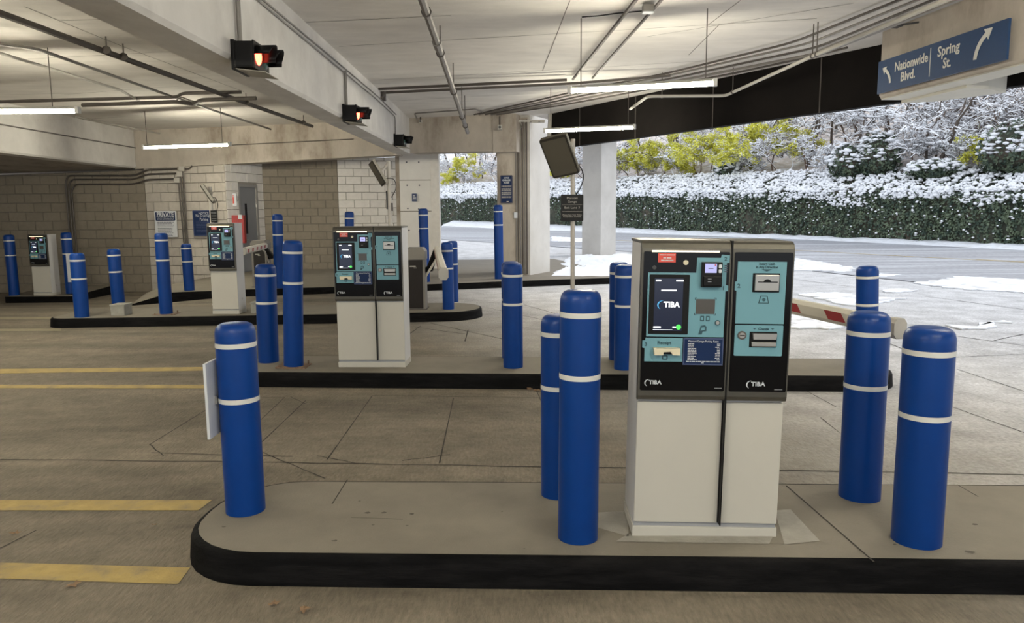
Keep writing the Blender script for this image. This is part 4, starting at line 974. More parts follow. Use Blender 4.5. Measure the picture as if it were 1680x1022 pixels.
# unseen fixtures added overhead and behind the viewer to fill ceiling and kiosk fronts
for x, y in ((-5.2, 5.0), (-8.6, 5.0), (3.8, 4.6), (-1.5, .6), (2.2, .9), (-6.3, -2.5), (-12.6, 5.5), (-12.6, 0), (1.0, -4)):
    fixture((x-.9, y, 3.1), (x+.9, y, 3.1), 'added strip light over the lanes, out of view', zc=3.75 if x < -3 else 3.94)

# ================================================================== PIPES AND CONDUITS
def run(label, pts, r, m='conduit', br=.15, seg=8, cat='pipe', clips=None, name='conduit'):
    root = empty(name, pts[0], 0, label, cat); P0 = Vector(pts[0])
    q = [Vector(p)-P0 for p in pts]
    mtube('pipe_run', bend(q, br) if len(q) > 2 else q, r, m, root, seg)
    if clips:
        for p, up in clips:
            p = Vector(p)-P0; mtube('pipe_hanger', [p, p+Vector((0, 0, up))], .008, 'conduitdark', root, 5)
            bm = bmesh.new(); tube(bm, [p-Vector((.0, .012, 0)), p+Vector((.0, .012, 0))], r*1.35, 8); obj('clamp', bm, 'conduitdark', root)
    return root
def gp(px, py, z): return tuple(G(px, py, z))
a, b = gp(690, -8, 3.72), tuple(D(767, 217, 16.0)); v = Vector(b)-Vector(a)
run('thick drain pipe dropping gently from the top edge to a free end', [a, b], .042, 'conduit', clips=[(Vector(a)+v*k, 3.95-(Vector(a)+v*k).z) for k in (.06, .25, .52, .78, .9)])
mtube('pipe_coupling', [Vector(a)+v*.19, Vector(a)+v*.22], .056, 'conduit', bpy.data.objects['conduit'])
bpy.data.objects['pipe_coupling'].matrix_parent_inverse = Matrix.Translation(-Vector(a))
run('upper of two horizontal dark conduits crossing from the long beam', [gp(621, 146, 3.84), gp(930, 131, 3.88)], .024, 'conduitdark')
run('lower of two horizontal dark conduits crossing from the long beam', [tuple(D(626, 160, 13.0)), gp(632, 152, 3.78), gp(940, 137, 3.80), gp(1100, 124, 3.86)], .022, 'conduitdark', .05)
run('left of two slanting ceiling conduits ending at the cross conduits', [gp(940, 130, 3.9), gp(1048, -6, 3.9)], .022, 'conduitdark')
run('right of two slanting ceiling conduits with the white junction box', [gp(972, 128, 3.9), gp(1092, -8, 3.9)], .018, 'conduitdark')
p = G(1063, 16, 3.88); o = empty('junction_box', p, 0, 'white junction box on the right slanting ceiling conduit', 'electrical box'); mbox('box_body', (-.06, -.05, -.03), (.06, .05, .05), 'conduit', o, .004); mbox('box_cover', (-.062, -.052, -.036), (.062, .052, -.026), 'signborder', o, .003)
run('thin black cable looping from a hanger rod to the junction box', [gp(955, 28, 3.93), gp(985, 26, 3.90), gp(1010, 22, 3.93), gp(1056, 18, 3.9)], .008, 'black', .1, 6, 'cable')
fan = [((778, 188), (880, 165), (930, 153), (1100, 119), (1300, 70), (1505, -12)), ((786, 188), (890, 167), (940, 155), (1105, 122), (1325, 72), (1535, -12)), ((796, 188), (900, 169), (950, 158), (1110, 127), (1340, 78), (1560, -12)),
       ((806, 188), (910, 171), (960, 161), (1115, 132), (1350, 86), (1590, -12)), ((815, 188), (920, 173), (975, 163), (1200, 121), (1330, 93), (1390, 78))]
wl = ('topmost', 'second', 'third', 'fourth', 'lowest')
for k, f in enumerate(fan):
    run(wl[k]+' conduit of the bundle sweeping along the black facade beam', [gp(x, y, 3.90-.012*k) for x, y in f], .016 if k != 3 else .020, 'conduit' if k % 2 else 'conduitdark', .3)
Z = 3.55
run('pale sprinkler pipe stepping up in front of the black facade beam', [gp(1034, 179, Z), gp(1063, 158, Z), gp(1190, 157, Z), gp(1333, 92, Z), gp(1600, -20, Z)], .024, 'conduitpale', .12, 8, clips=[(gp(1086, 158, Z), .38), (gp(1202, 151, Z), .38), (gp(1333, 92, Z), .38), (gp(1340, 89, Z), .38)])
run('large grey pipe along the ceiling above the road sign beam', [gp(1335, 90, 3.62), gp(1480, 33, 3.66), gp(1640, -30, 3.7)], .04, 'conduit', .2)
# on the long beam
X_ = -2.44
def bx(px, py, X=X_): d = ray(px, py); t = X/d.x; return (X, d.y*t, CZ+d.z*t)
run('upper conduit clipped along the face of the long beam', [bx(425, -6), bx(570, 116), bx(622, 160), bx(650, 188)], .010, 'conduit', .1, 6)
run('lower conduit clipped along the face of the long beam', [bx(416, -6), bx(565, 119), bx(618, 163), bx(648, 191), (X_, bx(648, 191)[1], sg3[2]+.1)], .010, 'conduit', .08, 6)
for (r_, Y0, z), top, nm in ((sg1, 3.9, 'nearest'), (sg2, bx(568, 119)[2], 'middle')):
    run('vertical conduit feeding the %s signal' % nm, [(X_+.01, Y0-.02, top), (X_+.01, Y0-.02, z+.12)], .022, 'conduit', seg=8)
o = empty('junction_box', bx(627, 152), 0, 'small grey box where the cross conduits meet the long beam', 'electrical box'); mbox('box_body', (-.01, -.08, -.15), (.06, .08, .12), 'conduitdark', o, .004)
# left bay
run('thick dark pipe crossing the left bay from the top left', [gp(-10, 18, 3.66), gp(420, 175, 3.66), gp(512, 207, 3.66)], .038, 'conduitdark', clips=[(gp(175, 82, 3.66), .16), (gp(203, 93, 3.66), .16), (gp(404, 168, 3.66), .16), (gp(498, 201, 3.66), .16)])
run('bent grey conduit left of the thick dark pipe', [gp(-10, 71, 3.70), gp(60, 80, 3.70), gp(290, 161, 3.70), gp(444, 212, 3.70)], .022, 'conduit')
run('pale conduit bending down in the left bay', [gp(-10, 84, 3.68), gp(196, 147, 3.68), gp(228, 165, 3.66)], .020, 'conduitpale')
run('thinner horizontal dark conduit across the left bay', [gp(0, 167, 3.66), gp(290, 159, 3.68), gp(300, 153, 3.7), gp(396, 151, 3.72)], .028, 'conduitdark', .1)
run('thicker horizontal dark conduit across the left bay', [gp(135, 172.5, 3.6), gp(290, 167, 3.6), gp(318, 171, 3.6), gp(330, 164, 3.6), gp(420, 161, 3.6)], .034, 'conduitdark', .1)
run('small flexible loop joining the left bay conduits', [gp(288, 166, 3.62), gp(297, 159, 3.7), gp(315, 166, 3.6), gp(330, 167, 3.62)], .012, 'conduit', .1, 6, 'cable')
run('pale conduit ending above the left strip light', [gp(125, 192, 3.72), gp(262, 219, 3.70)], .018, 'conduitpale')
def bxl(px, py): return bx(px, py, -9.70)
run('grey conduit along the face of the far left beam', [bxl(-10, 202), bxl(225, 243)], .014, 'conduit')
# wall conduits over the block wall
for k in range(3):
    x = (113, 118.5, 124)[k]; yt = (289, 295, 303)[k]; ye = (277, 284, 293)[k]
    Yw = 19.66
    P = [D(x+9, 486, Yw), D(x-6, yt+12, Yw) if k < 0 else D((107.5, 112.5, 117)[k], yt+10, Yw), D((112, 118, 124)[k], yt-1, Yw), D(222, yt-1, Yw), D(240, ye+1.5, 19.55), D(290, ye, 19.33)]
    run(('outermost', 'middle', 'innermost')[k]+' dark conduit bending down the left block wall', [tuple(p) for p in P], .022, 'conduitdark', .25, 6)
    xb, yb = ((299, 277), (295, 286), (291, 296))[k]; p = D(xb, yb, 19.33)
    o = empty('junction_box', p, 0, ('top', 'middle', 'bottom')[k]+' pale junction box of three on the front block wall', 'electrical box'); mbox('box_body', (-.07, -.05, -.06), (.07, .03, .06), 'conduitpale', o, .006)
    xs_ = ((300, 309), (296.5, 306), (293, 303))[k]
    run(('right', 'middle', 'left')[k]+' vertical conduit of three above the small bollard', [tuple(D(xs_[0], yb+4, 19.34)), tuple(D(xs_[1], 412, 19.34)), tuple(D(xs_[1]+5, 478, 19.34))], .018, 'conduitdark', seg=6)
run('short curved conduit stub right of the top junction box', [tuple(D(303, 277, 19.3)), tuple(D(311, 277, 19.3)), tuple(D(315, 272, 19.3))], .018, 'conduitdark', .08, 6)
# conduits down the column
dl = (cl_-c0).normalized(); nl = Vector((-dl.y, dl.x, 0)); nl = nl if nl.y < 0 else -nl
for k in range(6):
    s = .07+.055*k; p = c0+dl*s+nl*.03
    run(('first', 'second', 'third', 'fourth', 'fifth', 'sixth')[k]+' vertical conduit on the column counted from its bright edge', [(p.x, p.y, .16), (p.x, p.y, 3.3), (p.x-.0, p.y-.03, 3.85)], .019, 'conduit' if k % 2 else 'conduitdark', .1, 6)
p = c0+dl*.42+nl*.02; q = D(846, 353, p.y); o = empty('card_reader', (q.x, p.y-.02, q.z), 0, 'small white box on the column beside the conduits', 'electrical box'); mbox('box_body', (-.05, -.05, -.08), (.05, .03, .08), 'conduitpale', o, .01); mbox('box_lid', (-.04, -.056, -.07), (.04, -.048, .07), 'signborder', o, .006)
p = c0+dl*.2; o = empty('cable_tray', (p.x-.2, p.y-.15, 3.78), 0, 'white cable tray with coiled wires above the column conduits', 'cable tray')
mbox('tray_rail', (-.25, 0, .0), (.75, .02, .05), 'conduitpale', o); mbox('tray_rail', (-.25, .2, .0), (.75, .22, .05), 'conduitpale', o)
for k in range(5): mbox('tray_rung', (-.2+.2*k, .0, .0), (-.17+.2*k, .22, .015), 'conduitpale', o)
for k in range(2):
    bm = bmesh.new(); tube(bm, [(.0+.1*k+.10*math.cos(a*.5), -.03-.01*k, -.09+.10*math.sin(a*.5)) for a in range(13)], .006, 6); obj('cable_coil', bm, 'conduitpale', o)
# cameras on the cross beam
def seccam(px, py, Y, label, big=1.):
    p = D(px, py, Y); o = empty('security_camera', p, 0, label, 'camera')
    mtube('ceiling_bracket', [(0, .05, .25*big), (0, 0, .12*big), (0, 0, .04)], .02, 'conduitdark', o); mbox('camera_body', (-.05*big, -.1*big, -.06*big), (.05*big, .08, .05*big), 'conduitpale', o, .012); mplate('camera_lens', disc(0, -.005, .03*big, 12), -.105*big, -.09*big, 'dkgrey', o); return o
seccam(820, 209, 17.7, 'square security camera hanging on the stained cross beam')
seccam(690, 199, 18.4, 'small white camera in the corner of the long beam', .7)
run('thin bracketed conduit under the ceiling before the cross beam', [tuple(D(684, 195, 17.9)), gp(680, 186, 3.9), gp(780, 179, 3.9), gp(792, 184, 3.9)], .016, 'conduit', .08, 6)
run('thin wire along the stained cross beam of the left bay', [tuple(D(381, 238, 19.3)), tuple(D(480, 233, 19.0)), tuple(D(580, 228, 18.75))], .012, 'conduitdark', .1, 6, 'cable')
run('white down pipe beside the near column', [tuple(D(903, 187, 18.0)), tuple(D(901, 225, 18.0))], .05, 'conduitpale')
run('dark down pipe in the reveal left of the concrete panel wall', [tuple(D(652, 262, 20.7)), tuple(D(654, 372, 20.7)), (D(655, 380, 20.7).x, 20.7, .15)], .035, 'conduit', seg=8)

# ================================================================== STREET
far = [(32, 8.), (26, 17.5)] + [tuple(GG(x, y))[:2] for x, y in ((1680, 411), (1500, 402), (1310, 393), (1010, 382))] + [(-5.6, 62), (-14, 72)]
near = [(14, 5), (11.6, 11)] + [tuple(GG(x, y))[:2] for x, y in ((1680, 481), (1499, 463), (1304, 442))] + [(4.4, 29.5), (-3.6, 40.5), (-12, 50)]
def resample(pts, n):
    ds = [0]
    for a, b in zip(pts, pts[1:]): ds.append(ds[-1]+math.dist(a, b))
    out = []
    for i in range(n):
        t = ds[-1]*i/(n-1); k = max(j for j in range(len(ds)-1) if ds[j] <= t+1e-9); u = (t-ds[k])/(ds[k+1]-ds[k]); out.append((pts[k][0]+(pts[k+1][0]-pts[k][0])*u, pts[k][1]+(pts[k+1][1]-pts[k][1])*u))
    return out
bm = bmesh.new(); fr, nr = resample(far, 90), resample(near, 90); g_ = []
for a, b in zip(fr, nr):
    g_.append([bm.verts.new((a[0]+(b[0]-a[0])*k/8, a[1]+(b[1]-a[1])*k/8, zf(a[0]+(b[0]-a[0])*k/8, a[1]+(b[1]-a[1])*k/8)+.015)) for k in range(9)])
for r0, r1 in zip(g_, g_[1:]):
    for k in range(8): bm.faces.new((r0[k], r0[k+1], r1[k+1], r1[k]))
struct(obj('street', bm, 'asphalt', smooth=True))
bm = bmesh.new()
yl = [tuple(GG(x, y))[:2] for x, y in ((1680, 431.5), (1590, 426.5), (1450, 419.5), (1320, 412))]; yl = [(18.5, 17.5)]+yl+[(5, 38.5)]
for a, b in zip(yl, yl[1:]): ribbon(bm, a, b, .13, dz=.02); 
for a, b in zip(yl[:3], yl[1:3]): ribbon(bm, (a[0]+.28, a[1]+.1), (b[0]+.28, b[1]+.1), .13, dz=.02)
tag(obj('centre_line', bm, 'yellow'), 'faded orange-yellow centre line on the grey street', 'road marking')
hedge_pts = [(34, 10), (27.5, 20.5), (21.0, 30.8), (15.8, 38.7), (7.7, 55.6), (-6.9, 75), (-20, 88)]
hz = [2.1, 2.15, 2.3, 2.5, 3.0, 3.3, 3.3]          # height of the wall lip above sea level
vb = bmesh.new()
def interp(pts, zs, step=.5):
    out = []
    for (a, b), (za, zb) in zip(zip(pts, pts[1:]), zip(zs, zs[1:])):
        n = max(1, int(math.dist(a, b)/step))
        for i in range(n):
            t = i/n; out.append((a[0]+(b[0]-a[0])*t, a[1]+(b[1]-a[1])*t, za+(zb-za)*t))
    return out
H_ = interp(hedge_pts, hz)
# verge of dirty snow between street and hedge
vf = interp(far, [0]*len(far), .4); rows = []
for i, (x, y, _) in enumerate(vf):
    best = min(H_, key=lambda h: (h[0]-x)**2+(h[1]-y)**2); row = []
    for k in range(5):
        t = k/4; px_, py_ = x+(best[0]-x)*t*1.15, y+(best[1]-y)*t*1.15
        jx = random.uniform(-.16, .16) if k == 0 else 0
        row.append(vb.verts.new((px_+jx, py_+jx, zf(px_, py_)+(.0 if k == 0 else random.uniform(.04, .16)))))
    rows.append(row)
for r0, r1 in zip(rows, rows[1:]):
    for k in range(4): vb.faces.new((r0[k], r0[k+1], r1[k+1], r1[k]))
tag(obj('snow_verge', vb, 'verge', smooth=True), 'strip of trampled snow between street and ivy wall', 'snow')
# thin snow left on the paving
def snowpatch(px, label, h=.02, group='thin snow patches on the paving', ):
    P = [GG(x, y) for x, y in px]; out = []
    for i in range(len(P)):
        a, b = P[i], P[(i+1) % len(P)]; n = max(2, int((b-a).length/.12)); nn = Vector((-(b-a).y, (b-a).x, 0)).normalized()
        for k in range(n):
            q = a.lerp(b, k/n)+nn*random.gauss(0, .075)*min(1, (b-a).length*1.2); out.append((q.x, q.y))
    o = drape('snow_patch', out, .004, 'frost', .6, thick=h); tag(o, label, 'snow', group); return o
def z1(x, y): return (1290+x/4.308, 370+y/4.308)
for lab, q in (('snow streak on the paving right of the largest kiosk top', [(40, 230), (240, 262), (480, 300), (440, 335), (250, 322), (40, 320)]),
               ('wide snow patch at the street edge on the right side', [(900, 410), (1050, 392), (1200, 365), (1420, 372), (1760, 390), (1760, 490), (1560, 470), (1300, 460), (1100, 440)]),
               ('small snow patch right of the bollard behind the arm tip', [(670, 465), (800, 450), (940, 460), (850, 475), (700, 478)]),
               ('snow patch crossing behind the striped barrier arm', [(110, 492), (280, 475), (480, 500), (640, 515), (820, 515), (640, 555), (480, 570), (300, 540)]),
               ('curved thin snow streak above the widest bollard', [(1120, 708), (1300, 718), (1450, 695), (1550, 680), (1430, 715), (1260, 740)]),
               ('short snow streak beside the bollard behind the arm tip', [(650, 342), (800, 352), (760, 362), (650, 366)]),
               ('low snow patch beneath the striped barrier arm', [(20, 640), (200, 650), (430, 722), (300, 735), (20, 722)])):
    snowpatch([z1(*p) for p in q], lab)
snowpatch([(905, 388), (960, 392), (960, 398), (905, 396)], 'snow streak on the street between the two columns')
# ploughed snow between the columns
sp = [(.95, 18.0), (1.6, 17.75), (2.7, 17.7), (4.0, 18.6), (4.8, 21), (4.9, 24), (4.6, 26.6), (3.0, 26.9), (1.9, 25.8), (1.2, 22.5), (1.15, 19.6)]
bm = bmesh.new(); cx = sum(p[0] for p in sp)/len(sp); cy = sum(p[1] for p in sp)/len(sp); rings = []
dense = []
for i in range(len(sp)):
    a, b = Vector(sp[i]), Vector(sp[(i+1) % len(sp)])
    for k in range(6): dense.append(a.lerp(b, k/6)+Vector((random.uniform(-.08, .08), random.uniform(-.08, .08))))
from mathutils import noise as mn
NR = 16; rings = []
for j in range(NR+1):
    t = 1-j/NR; ring = []
    for p in dense:
        x, y = cx+(p.x-cx)*t, cy+(p.y-cy)*t; base = .14 if y < 19.3 else zf(x, y)
        hgt = min(1, (1-t)*5)*(.10+.16*abs(mn.noise(Vector((x*1.6, y*1.1, 0))))+.10*abs(mn.noise(Vector((x*5, y*4, 3)))))
        ring.append(bm.verts.new((x, y, base+hgt-.01)))
    rings.append(ring)
for r0, r1 in zip(rings, rings[1:]):
    n = len(r0)
    for i in range(n): bm.faces.new((r0[i], r0[(i+1) % n], r1[(i+1) % n], r1[i]))
tag(obj('snow_pile', bm, 'snow', smooth=True), 'lumpy white snow pile between the two concrete columns', 'snow')

# ================================================================== IVY WALL
def leafcloud(name, pts, material, parent, size=(.06, .12), up=None, stuff=True):
    """many small leaf faces; pts are (point, normal)"""
    vs, fs = [], []
    for p, n in pts:
        n = (Vector(n)+Vector((random.gauss(0, .55), random.gauss(0, .55), random.gauss(0, .55)))).normalized()
        a = n.orthogonal().normalized(); a.rotate(Matrix.Rotation(random.uniform(0, 6.28), 3, n)); b = n.cross(a); s = random.uniform(*size)
        i = len(vs); P = Vector(p)
        vs += [P-a*s*.5, P+b*s*.42+a*s*.05+n*s*.1, P+a*s*.6, P-b*s*.42+a*s*.05+n*s*.1]; fs.append((i, i+1, i+2, i+3))
    me = bpy.data.meshes.new(name); me.from_pydata([tuple(v) for v in vs], [], fs); me.update(); o = new_obj(name, me, material, parent)
    if stuff: o['kind'] = 'stuff'
    return o
_ico = bmesh.new(); bmesh.ops.create_icosphere(_ico, subdivisions=1, radius=1); ICO_V = [v.co.copy() for v in _ico.verts]; _ico.verts.index_update(); ICO_F = [tuple(v.index for v in f.verts) for f in _ico.faces]; _ico.free()
def clumps(name, pts, parent, rs=(.08, .2), flat=.6, material='snowclump'):
    vs, fs = [], []
    for p in pts:
        r = random.uniform(*rs); sx, sy, sz = r*random.uniform(.8, 1.5), r*random.uniform(.8, 1.5), r*flat*random.uniform(.7, 1.3); a = random.uniform(0, 3.1); ca, sa = math.cos(a), math.sin(a); i = len(vs)
        for v in ICO_V:
            j = random.uniform(.85, 1.15); x, y, z = v.x*sx*j, v.y*sy*j, v.z*sz*j; vs.append((p[0]+x*ca-y*sa, p[1]+x*sa+y*ca, p[2]+z))
        fs += [tuple(i+k for k in f) for f in ICO_F]
    me = bpy.data.meshes.new(name); me.from_pydata(vs, [], fs); me.update()
    me.polygons.foreach_set('use_smooth', [True]*len(fs)); o = new_obj(name, me, material, parent); o['kind'] = 'stuff'; return o
hw = empty('ivy_wall', (15.8, 38.7, 0), 0, 'long retaining wall covered with dark green ivy and snow on top along the street', 'ivy wall')
hw_inv = Matrix.Translation((-15.8, -38.7, 0))
def hn(i):
    a = H_[max(0, i-1)]; b = H_[min(len(H_)-1, i+1)]; t = Vector((b[0]-a[0], b[1]-a[1], 0)).normalized(); return Vector((t.y, -t.x, 0)) if (t.y, -t.x) > (0, 0) else Vector((-t.y, t.x, 0))
# outward (away from the street) normal
def away(i):
    n = hn(i); return n if n.dot(Vector((1, .5, 0))) > 0 else -n
bm = bmesh.new(); rows = []
for i, (x, y, z) in enumerate(H_):
    n = away(i); zb = zf(x, y)-.1; row = []
    for d, zz in ((0, zb), (.05, zb+(z-zb)*.5), (.12, z-.1), (.5, z+.12), (1.4, z+.45), (2.6, z+.95), (3.4, z+1.15)):
        w = .15*mn.noise(Vector((x*.7, y*.7, zz*.9)))
        p = Vector((x, y, 0))+n*(d+w); row.append(bm.verts.new((p.x-15.8, p.y-38.7, zz+w*.5)))
    rows.append(row)
for r0, r1 in zip(rows, rows[1:]):
    for k in range(6): bm.faces.new((r0[k], r1[k], r1[k+1], r0[k+1]))
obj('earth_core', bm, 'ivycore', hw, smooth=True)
lp, sn = [], []
for i, (x, y, z) in enumerate(H_):
    if y < 17 or x < -11: continue
    n = away(i); dens = 1 if y < 60 else .6; zb = zf(x, y); tl = Vector((-n.y, n.x, 0))
    for k in range(int(290*dens)):
        t = random.random(); zz = zb+.03+(z-zb)*t**.9; s = random.uniform(-.3, .3)
        bare = mn.noise(Vector((x*.5+s, y*.5, zz*.8+7)))
        if bare > .28 and t < .55 and random.random() < .8: continue
        bulge = .10+.16*mn.noise(Vector(((x+y)*1.4, zz*1.1, 2)))
        p = Vector((x-15.8, y-38.7, 0))+tl*s-n*(bulge*random.random()); p.z = zz; lp.append((p, -n+Vector((0, 0, .5))))
        if random.random() < .028+.04*t*t: sn.append(tuple(p-n*.05))
    for k in range(int(60*dens)):
        d = random.uniform(0, 3.); s = random.uniform(-.3, .3); p = Vector((x-15.8, y-38.7, 0))+tl*s+n*d; p.z = z+.05+d*.36+random.uniform(0, .08); lp.append((p, Vector((0, 0, 1))-n*.5))
leafcloud('ivy_leaves', lp, 'ivy', hw, (.08, .15))
top = []
for i, (x, y, z) in enumerate(H_):
    if y < 17 or x < -11: continue
    n = away(i); tl = Vector((-n.y, n.x, 0)); edge = .35+.9*max(0, mn.noise(Vector((x*.45, y*.45, 5))))
    for k in range(210):
        d = random.uniform(-.12, 3.2) if k > 55 else random.uniform(-.25, .2); s = random.uniform(-.3, .3)
        if mn.noise(Vector((x*1.7+s, y*1.7, d*2.2))) > .22: continue
        p = Vector((x-15.8, y-38.7, 0))+tl*s+n*d; p.z = z+.1+max(0, d)*.37+random.uniform(-.02, .12)-(random.uniform(0, edge) if k <= 55 else 0); top.append(tuple(p))
clumps('snow_cover', top, hw, (.03, .095), .8); clumps('snow_flecks', sn, hw, (.025, .06), .7)
# hillside behind
bm = bmesh.new(); rows = []
for i, (x, y, z) in enumerate(H_[::2]):
    n = away(min(i*2, len(H_)-1)); row = []
    for d in (3.0, 5, 8, 12, 17, 24, 34):
        p = Vector((x, y, 0))+n*d; row.append(bm.verts.new((p.x, p.y, z+.95+(d-3)*.30+.5*mn.noise(Vector((p.x*.2, p.y*.2, 0))))))
    rows.append(row)
for r0, r1 in zip(rows, rows[1:]):
    for k in range(6): bm.faces.new((r0[k], r1[k], r1[k+1], r0[k+1]))
struct(obj('hillside', bm, 'hill', smooth=True))

# ================================================================== TREES
def grow(seed, height, spread=.5, levels=5, trunk=.09, lean=.2, start=None, wig=.25, split=(2, 3), ratio=.74):
    rnd = random.Random(seed); segs = []
    def br(p, d, L, r, lv):
        n = 3; q = p
        for i in range(n):
            d = (d+Vector((rnd.gauss(0, wig), rnd.gauss(0, wig), rnd.gauss(0, wig*.5)+.03))).normalized(); e = q+d*L/n; r2 = r*(1-.12)
            segs.append((q, e, r, r2, lv)); q = e; r = r2
            if lv < levels-1 and lv > 0 and rnd.random() < .45:
                s = (d+Vector((rnd.gauss(0, .8), rnd.gauss(0, .8), rnd.gauss(0, .4)))).normalized(); br(q, s, L*.55, r*.55, lv+2 if lv+2 < levels else levels-1)
        if lv < levels-1:
            for k in range(rnd.choice(split)):
                s = (d*(1-spread)+Vector((rnd.gauss(0, 1), rnd.gauss(0, 1), rnd.gauss(0, .45)))*spread).normalized(); br(q, s, L*ratio*rnd.uniform(.8, 1.15), r*.68, lv+1)
    br(Vector((0, 0, 0)), Vector((rnd.gauss(0, lean), rnd.gauss(0, lean), 1)).normalized(), height*.34, trunk, 0)
    return segs
def branch_mesh(name, segs, material, rmin=.014):
    vs, fs = [], []
    for a, b, r0, r1, lv in segs:
        k = 5 if lv < 2 else 3; t = (b-a).normalized(); u = t.orthogonal().normalized(); w = t.cross(u); i = len(vs); r0 = max(r0, rmin); r1 = max(r1, rmin*.9)
        for P, r in ((a-t*r0*.3, r0), (b+t*r1*.2, r1)):
            for j in range(k): vs.append(tuple(P+(u*math.cos(6.283*j/k)+w*math.sin(6.283*j/k))*r))
        for j in range(k): fs.append((i+j, i+(j+1) % k, i+k+(j+1) % k, i+k+j))
    me = bpy.data.meshes.new(name); me.from_pydata(vs, [], fs); me.update(); me.polygons.foreach_set('use_smooth', [True]*len(fs)); me.materials.append(M[material]); return me
def snow_mesh(name, segs, seed):
    rnd = random.Random(seed); vs, fs = [], []
    for a, b, r0, r1, lv in segs:
        t = (b-a).normalized()
        if abs(t.z) > .85 or rnd.random() < .12: continue
        r = max(r0, .014); h = r*.7+.034+.02*rnd.random(); w = r*.8+.022; s = Vector((-t.y, t.x, 0)).normalized()*w; i = len(vs)
        for P in (a, b):
            vs += [tuple(P+Vector((0, 0, r*.2))-s), tuple(P+Vector((0, 0, h))-s*.4), tuple(P+Vector((0, 0, h))+s*.4), tuple(P+Vector((0, 0, r*.2))+s)]
        for j in range(4): fs.append((i+j, i+(j+1) % 4, i+4+(j+1) % 4, i+4+j))
    me = bpy.data.meshes.new(name); me.from_pydata(vs, [], fs); me.update(); me.materials.append(M['snowclump']); return me
protos = []
for sd, hgt, spr, lv, tr, mt_, wig in ((1, 7.5, .48, 6, .10, 'bark', .22), (2, 6.5, .6, 6, .07, 'barkbrown', .28), (3, 5, .7, 6, .05, 'barkbrown', .32), (4, 8.5, .42, 6, .13, 'bark', .18), (5, 3.2, .75, 6, .03, 'bark', .34)):
    sg_ = grow(sd, hgt, spr, lv, tr, wig=wig); protos.append((branch_mesh('branches', sg_, mt_), snow_mesh('branch_snow', sg_, sd), sg_))
leafmesh = {}
for pi in (0, 1, 2):
    pts = []; rnd = random.Random(50+pi)
    for a, b, r0, r1, lv in protos[pi][2]:
        if lv >= 3:
            for k in range(12): pts.append((a.lerp(b, rnd.random())+Vector((rnd.gauss(0, .14), rnd.gauss(0, .14), rnd.gauss(0, .1))), Vector((0, 0, 1))))
    o = leafcloud('yellow_leaves', random.Random(3).sample(pts, min(len(pts), 9000)), 'leafyellow', None, (.10, .19)); leafmesh[pi] = o.data; bpy.data.objects.remove(o)
def hill_z(p):
    best = min(range(0, len(H_), 2), key=lambda i: (H_[i][0]-p[0])**2+(H_[i][1]-p[1])**2); h = H_[best]; d = math.dist((h[0], h[1]), p); return h[2]+.9+max(0, d-3)*.30
def tree(p, pi, s, rz, leaves, label, group):
    r = empty('bare_tree' if not leaves else 'yellow_leaved_tree', (p[0], p[1], hill_z(p)-.15), rz, label, 'tree', group); r.scale = (s, s, s)
    new_obj('branches', protos[pi][0], None, r); o = new_obj('branch_snow', protos[pi][1], None, r); o['kind'] = 'stuff'
    if leaves: o = new_obj('leaves', leafmesh[pi], None, r); o['kind'] = 'stuff'
    return r
rt = random.Random(11)
def at_hedge(px, d):
    """a point d metres behind the wall, in the direction of the picture column px"""
    dr = ray(px, 330); best = None
    for i, (x, y, z) in enumerate(H_):
        q = Vector((x, y, 0))+away(i)*d; e = abs(q.x/q.y-dr.x/dr.y)
        if best is None or e < best[0]: best = (e, q)
    return best[1]
yel = {1045: 1, 1068: 2, 1085: 1, 1110: 2, 1140: 1, 1175: 2, 1195: 1, 1230: 2, 1262: 1, 765: 1, 735: 2, 925: 2, 1590: 2}
specs = []
for px, pi in yel.items(): specs.append((px, rt.uniform(3.2, 4.8), pi, rt.uniform(.55, .8) if px != 1590 else .6, True))
px = 700
while px < 1790:
    specs.append((px+rt.uniform(-8, 8), rt.uniform(3.2, 5), rt.choice((1, 2, 4, 4)), rt.uniform(.6, 1.0), False)); specs.append((px+rt.uniform(-20, 20), rt.uniform(6, 9), rt.choice((0, 1, 2, 3)), rt.uniform(.8, 1.1), False))
    specs.append((px+rt.uniform(-20, 20), rt.uniform(10, 15), rt.choice((0, 1, 3)), rt.uniform(.9, 1.3), False)); px += 22
specs.append((1390, 3.6, 3, .9, False)); specs.append((1535, 3.2, 3, .95, False)); specs.append((1520, 3.4, 0, .9, False))
for px, d, pi, s, lv in specs:
    p = at_hedge(px, d)
    if lv: tree((p.x, p.y), pi, s, rt.uniform(0, 6.28), True, 'tree still holding yellow-green leaves among the snowy thicket above the ivy wall', 'yellow leaved trees above the ivy wall')
    else:
        near_ = d < 5.2
        tree((p.x, p.y), pi, s, rt.uniform(0, 6.28), False, 'bare snow-laden tree close behind the top of the ivy wall' if near_ else 'bare snow-laden tree farther up the hillside', 'snowy trees close behind the ivy wall' if near_ else 'snowy trees up the hillside')
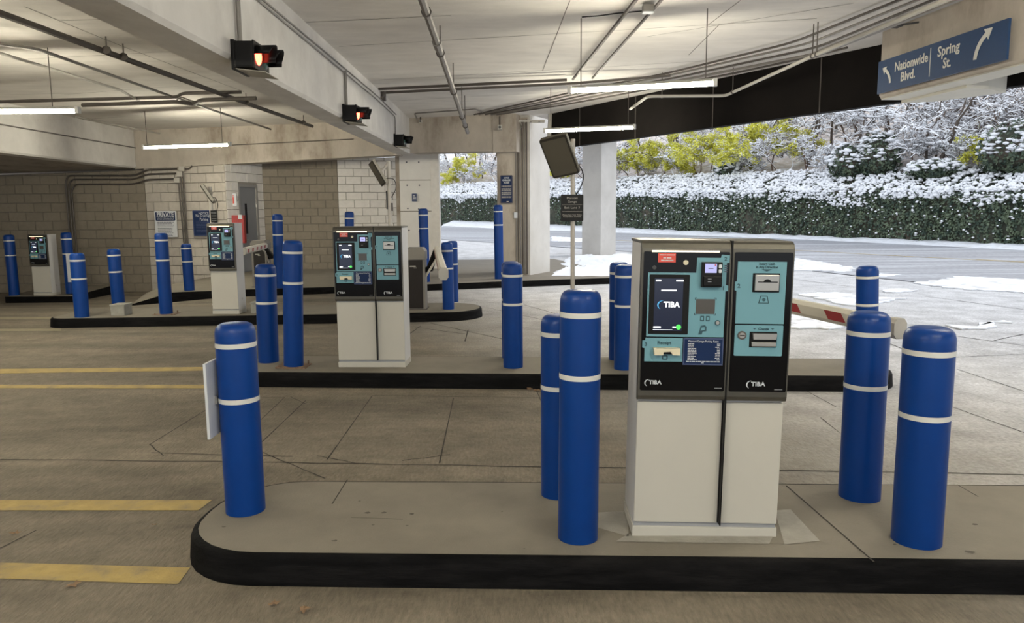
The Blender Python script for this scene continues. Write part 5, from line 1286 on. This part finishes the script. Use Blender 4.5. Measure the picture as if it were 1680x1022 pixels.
def bush(px, d, hgt, w, label):
    p = at_hedge(px, d); z = hill_z((p.x, p.y)); o = empty('evergreen_bush', (p.x, p.y, z-.3), 0, label, 'bush')
    pts, s2 = [], []
    for k in range(int(900*w)):
        v = Vector((random.gauss(0, 1), random.gauss(0, 1), random.gauss(0, 1))).normalized(); q = Vector((v.x*w/2, v.y*w/2, hgt/2+v.z*hgt/2))*1.; q *= 1; q.x += .25*mn.noise(q*1.5)
        q = Vector((q.x, q.y, q.z))*(1-.25*random.random()); pts.append((q, v))
        if v.z > .0 and random.random() < .20: s2.append(tuple(q+v*.06))
    bm = bmesh.new(); bmesh.ops.create_icosphere(bm, subdivisions=3, radius=1)
    for v in bm.verts: v.co = Vector((v.co.x*w*.4, v.co.y*w*.4, hgt/2+v.co.z*hgt*.42))
    obj('shrub_core', bm, 'ivycore', o, smooth=True); leafcloud('leaves', pts, 'ivy', o, (.09, .17)); clumps('snow_caps', s2, o, (.06, .17), .5)
bush(1392, 2.2, 2.0, 2.0, 'round evergreen bush with snow caps above the ivy wall'); bush(1445, 2.6, 2.6, 2.2, 'taller snow-capped evergreen bush right of the round one')
bush(1655, 2.4, 2.6, 3.0, 'large snow-capped evergreen bush at the right edge of the picture'); bush(1190, 3.4, 1.5, 1.6, 'small dark evergreen bush below the yellow leaves'); bush(1530, 2.0, 1.0, 2.4, 'low snow-covered bush between the evergreen bushes')

# ================================================================== LEAVES ON THE FLOOR
def dryleaf(px, py, z, s, label, rz):
    p = G(px, py, z); bm = bmesh.new(); n = 10; c = bm.verts.new((0, 0, .012)); ring = []
    for i in range(n):
        a = 2*PI*i/n; r = s*(1 if i % 2 == 0 else .5)*random.uniform(.8, 1.1); ring.append(bm.verts.new((r*math.cos(a), r*.7*math.sin(a), random.uniform(.001, .018))))
    for i in range(n): bm.faces.new((c, ring[i], ring[(i+1) % n]))
    o = obj('dry_leaf', bm, 'dryleaf'); o.location = (p.x, p.y, z+.003); o.rotation_euler.z = rz; tag(o, label, 'leaf', 'dry leaves on the floor'); return o
for a in ((121, 962, 0, .045, 'dry leaf before the broad front stripe at lower left', .4), (499, 1004, 0, .04, 'curled dry leaf at the bottom edge before the island curb', 1.3), (25, 877, 0, .035, 'dry leaf between the two broad stripes at the left edge', .2), (253, 864, 0, .018, 'tiny pale leaf scrap between the broad stripes near the island nose', 0), (449, 994, 0, .03, 'flat dark leaf fragment under the nearest curb', .5)): dryleaf(*a)
for k in range(7): dryleaf(random.uniform(868, 902), random.uniform(637, 644), 0, .05, 'dry leaf in the small heap against the middle island curb', k)
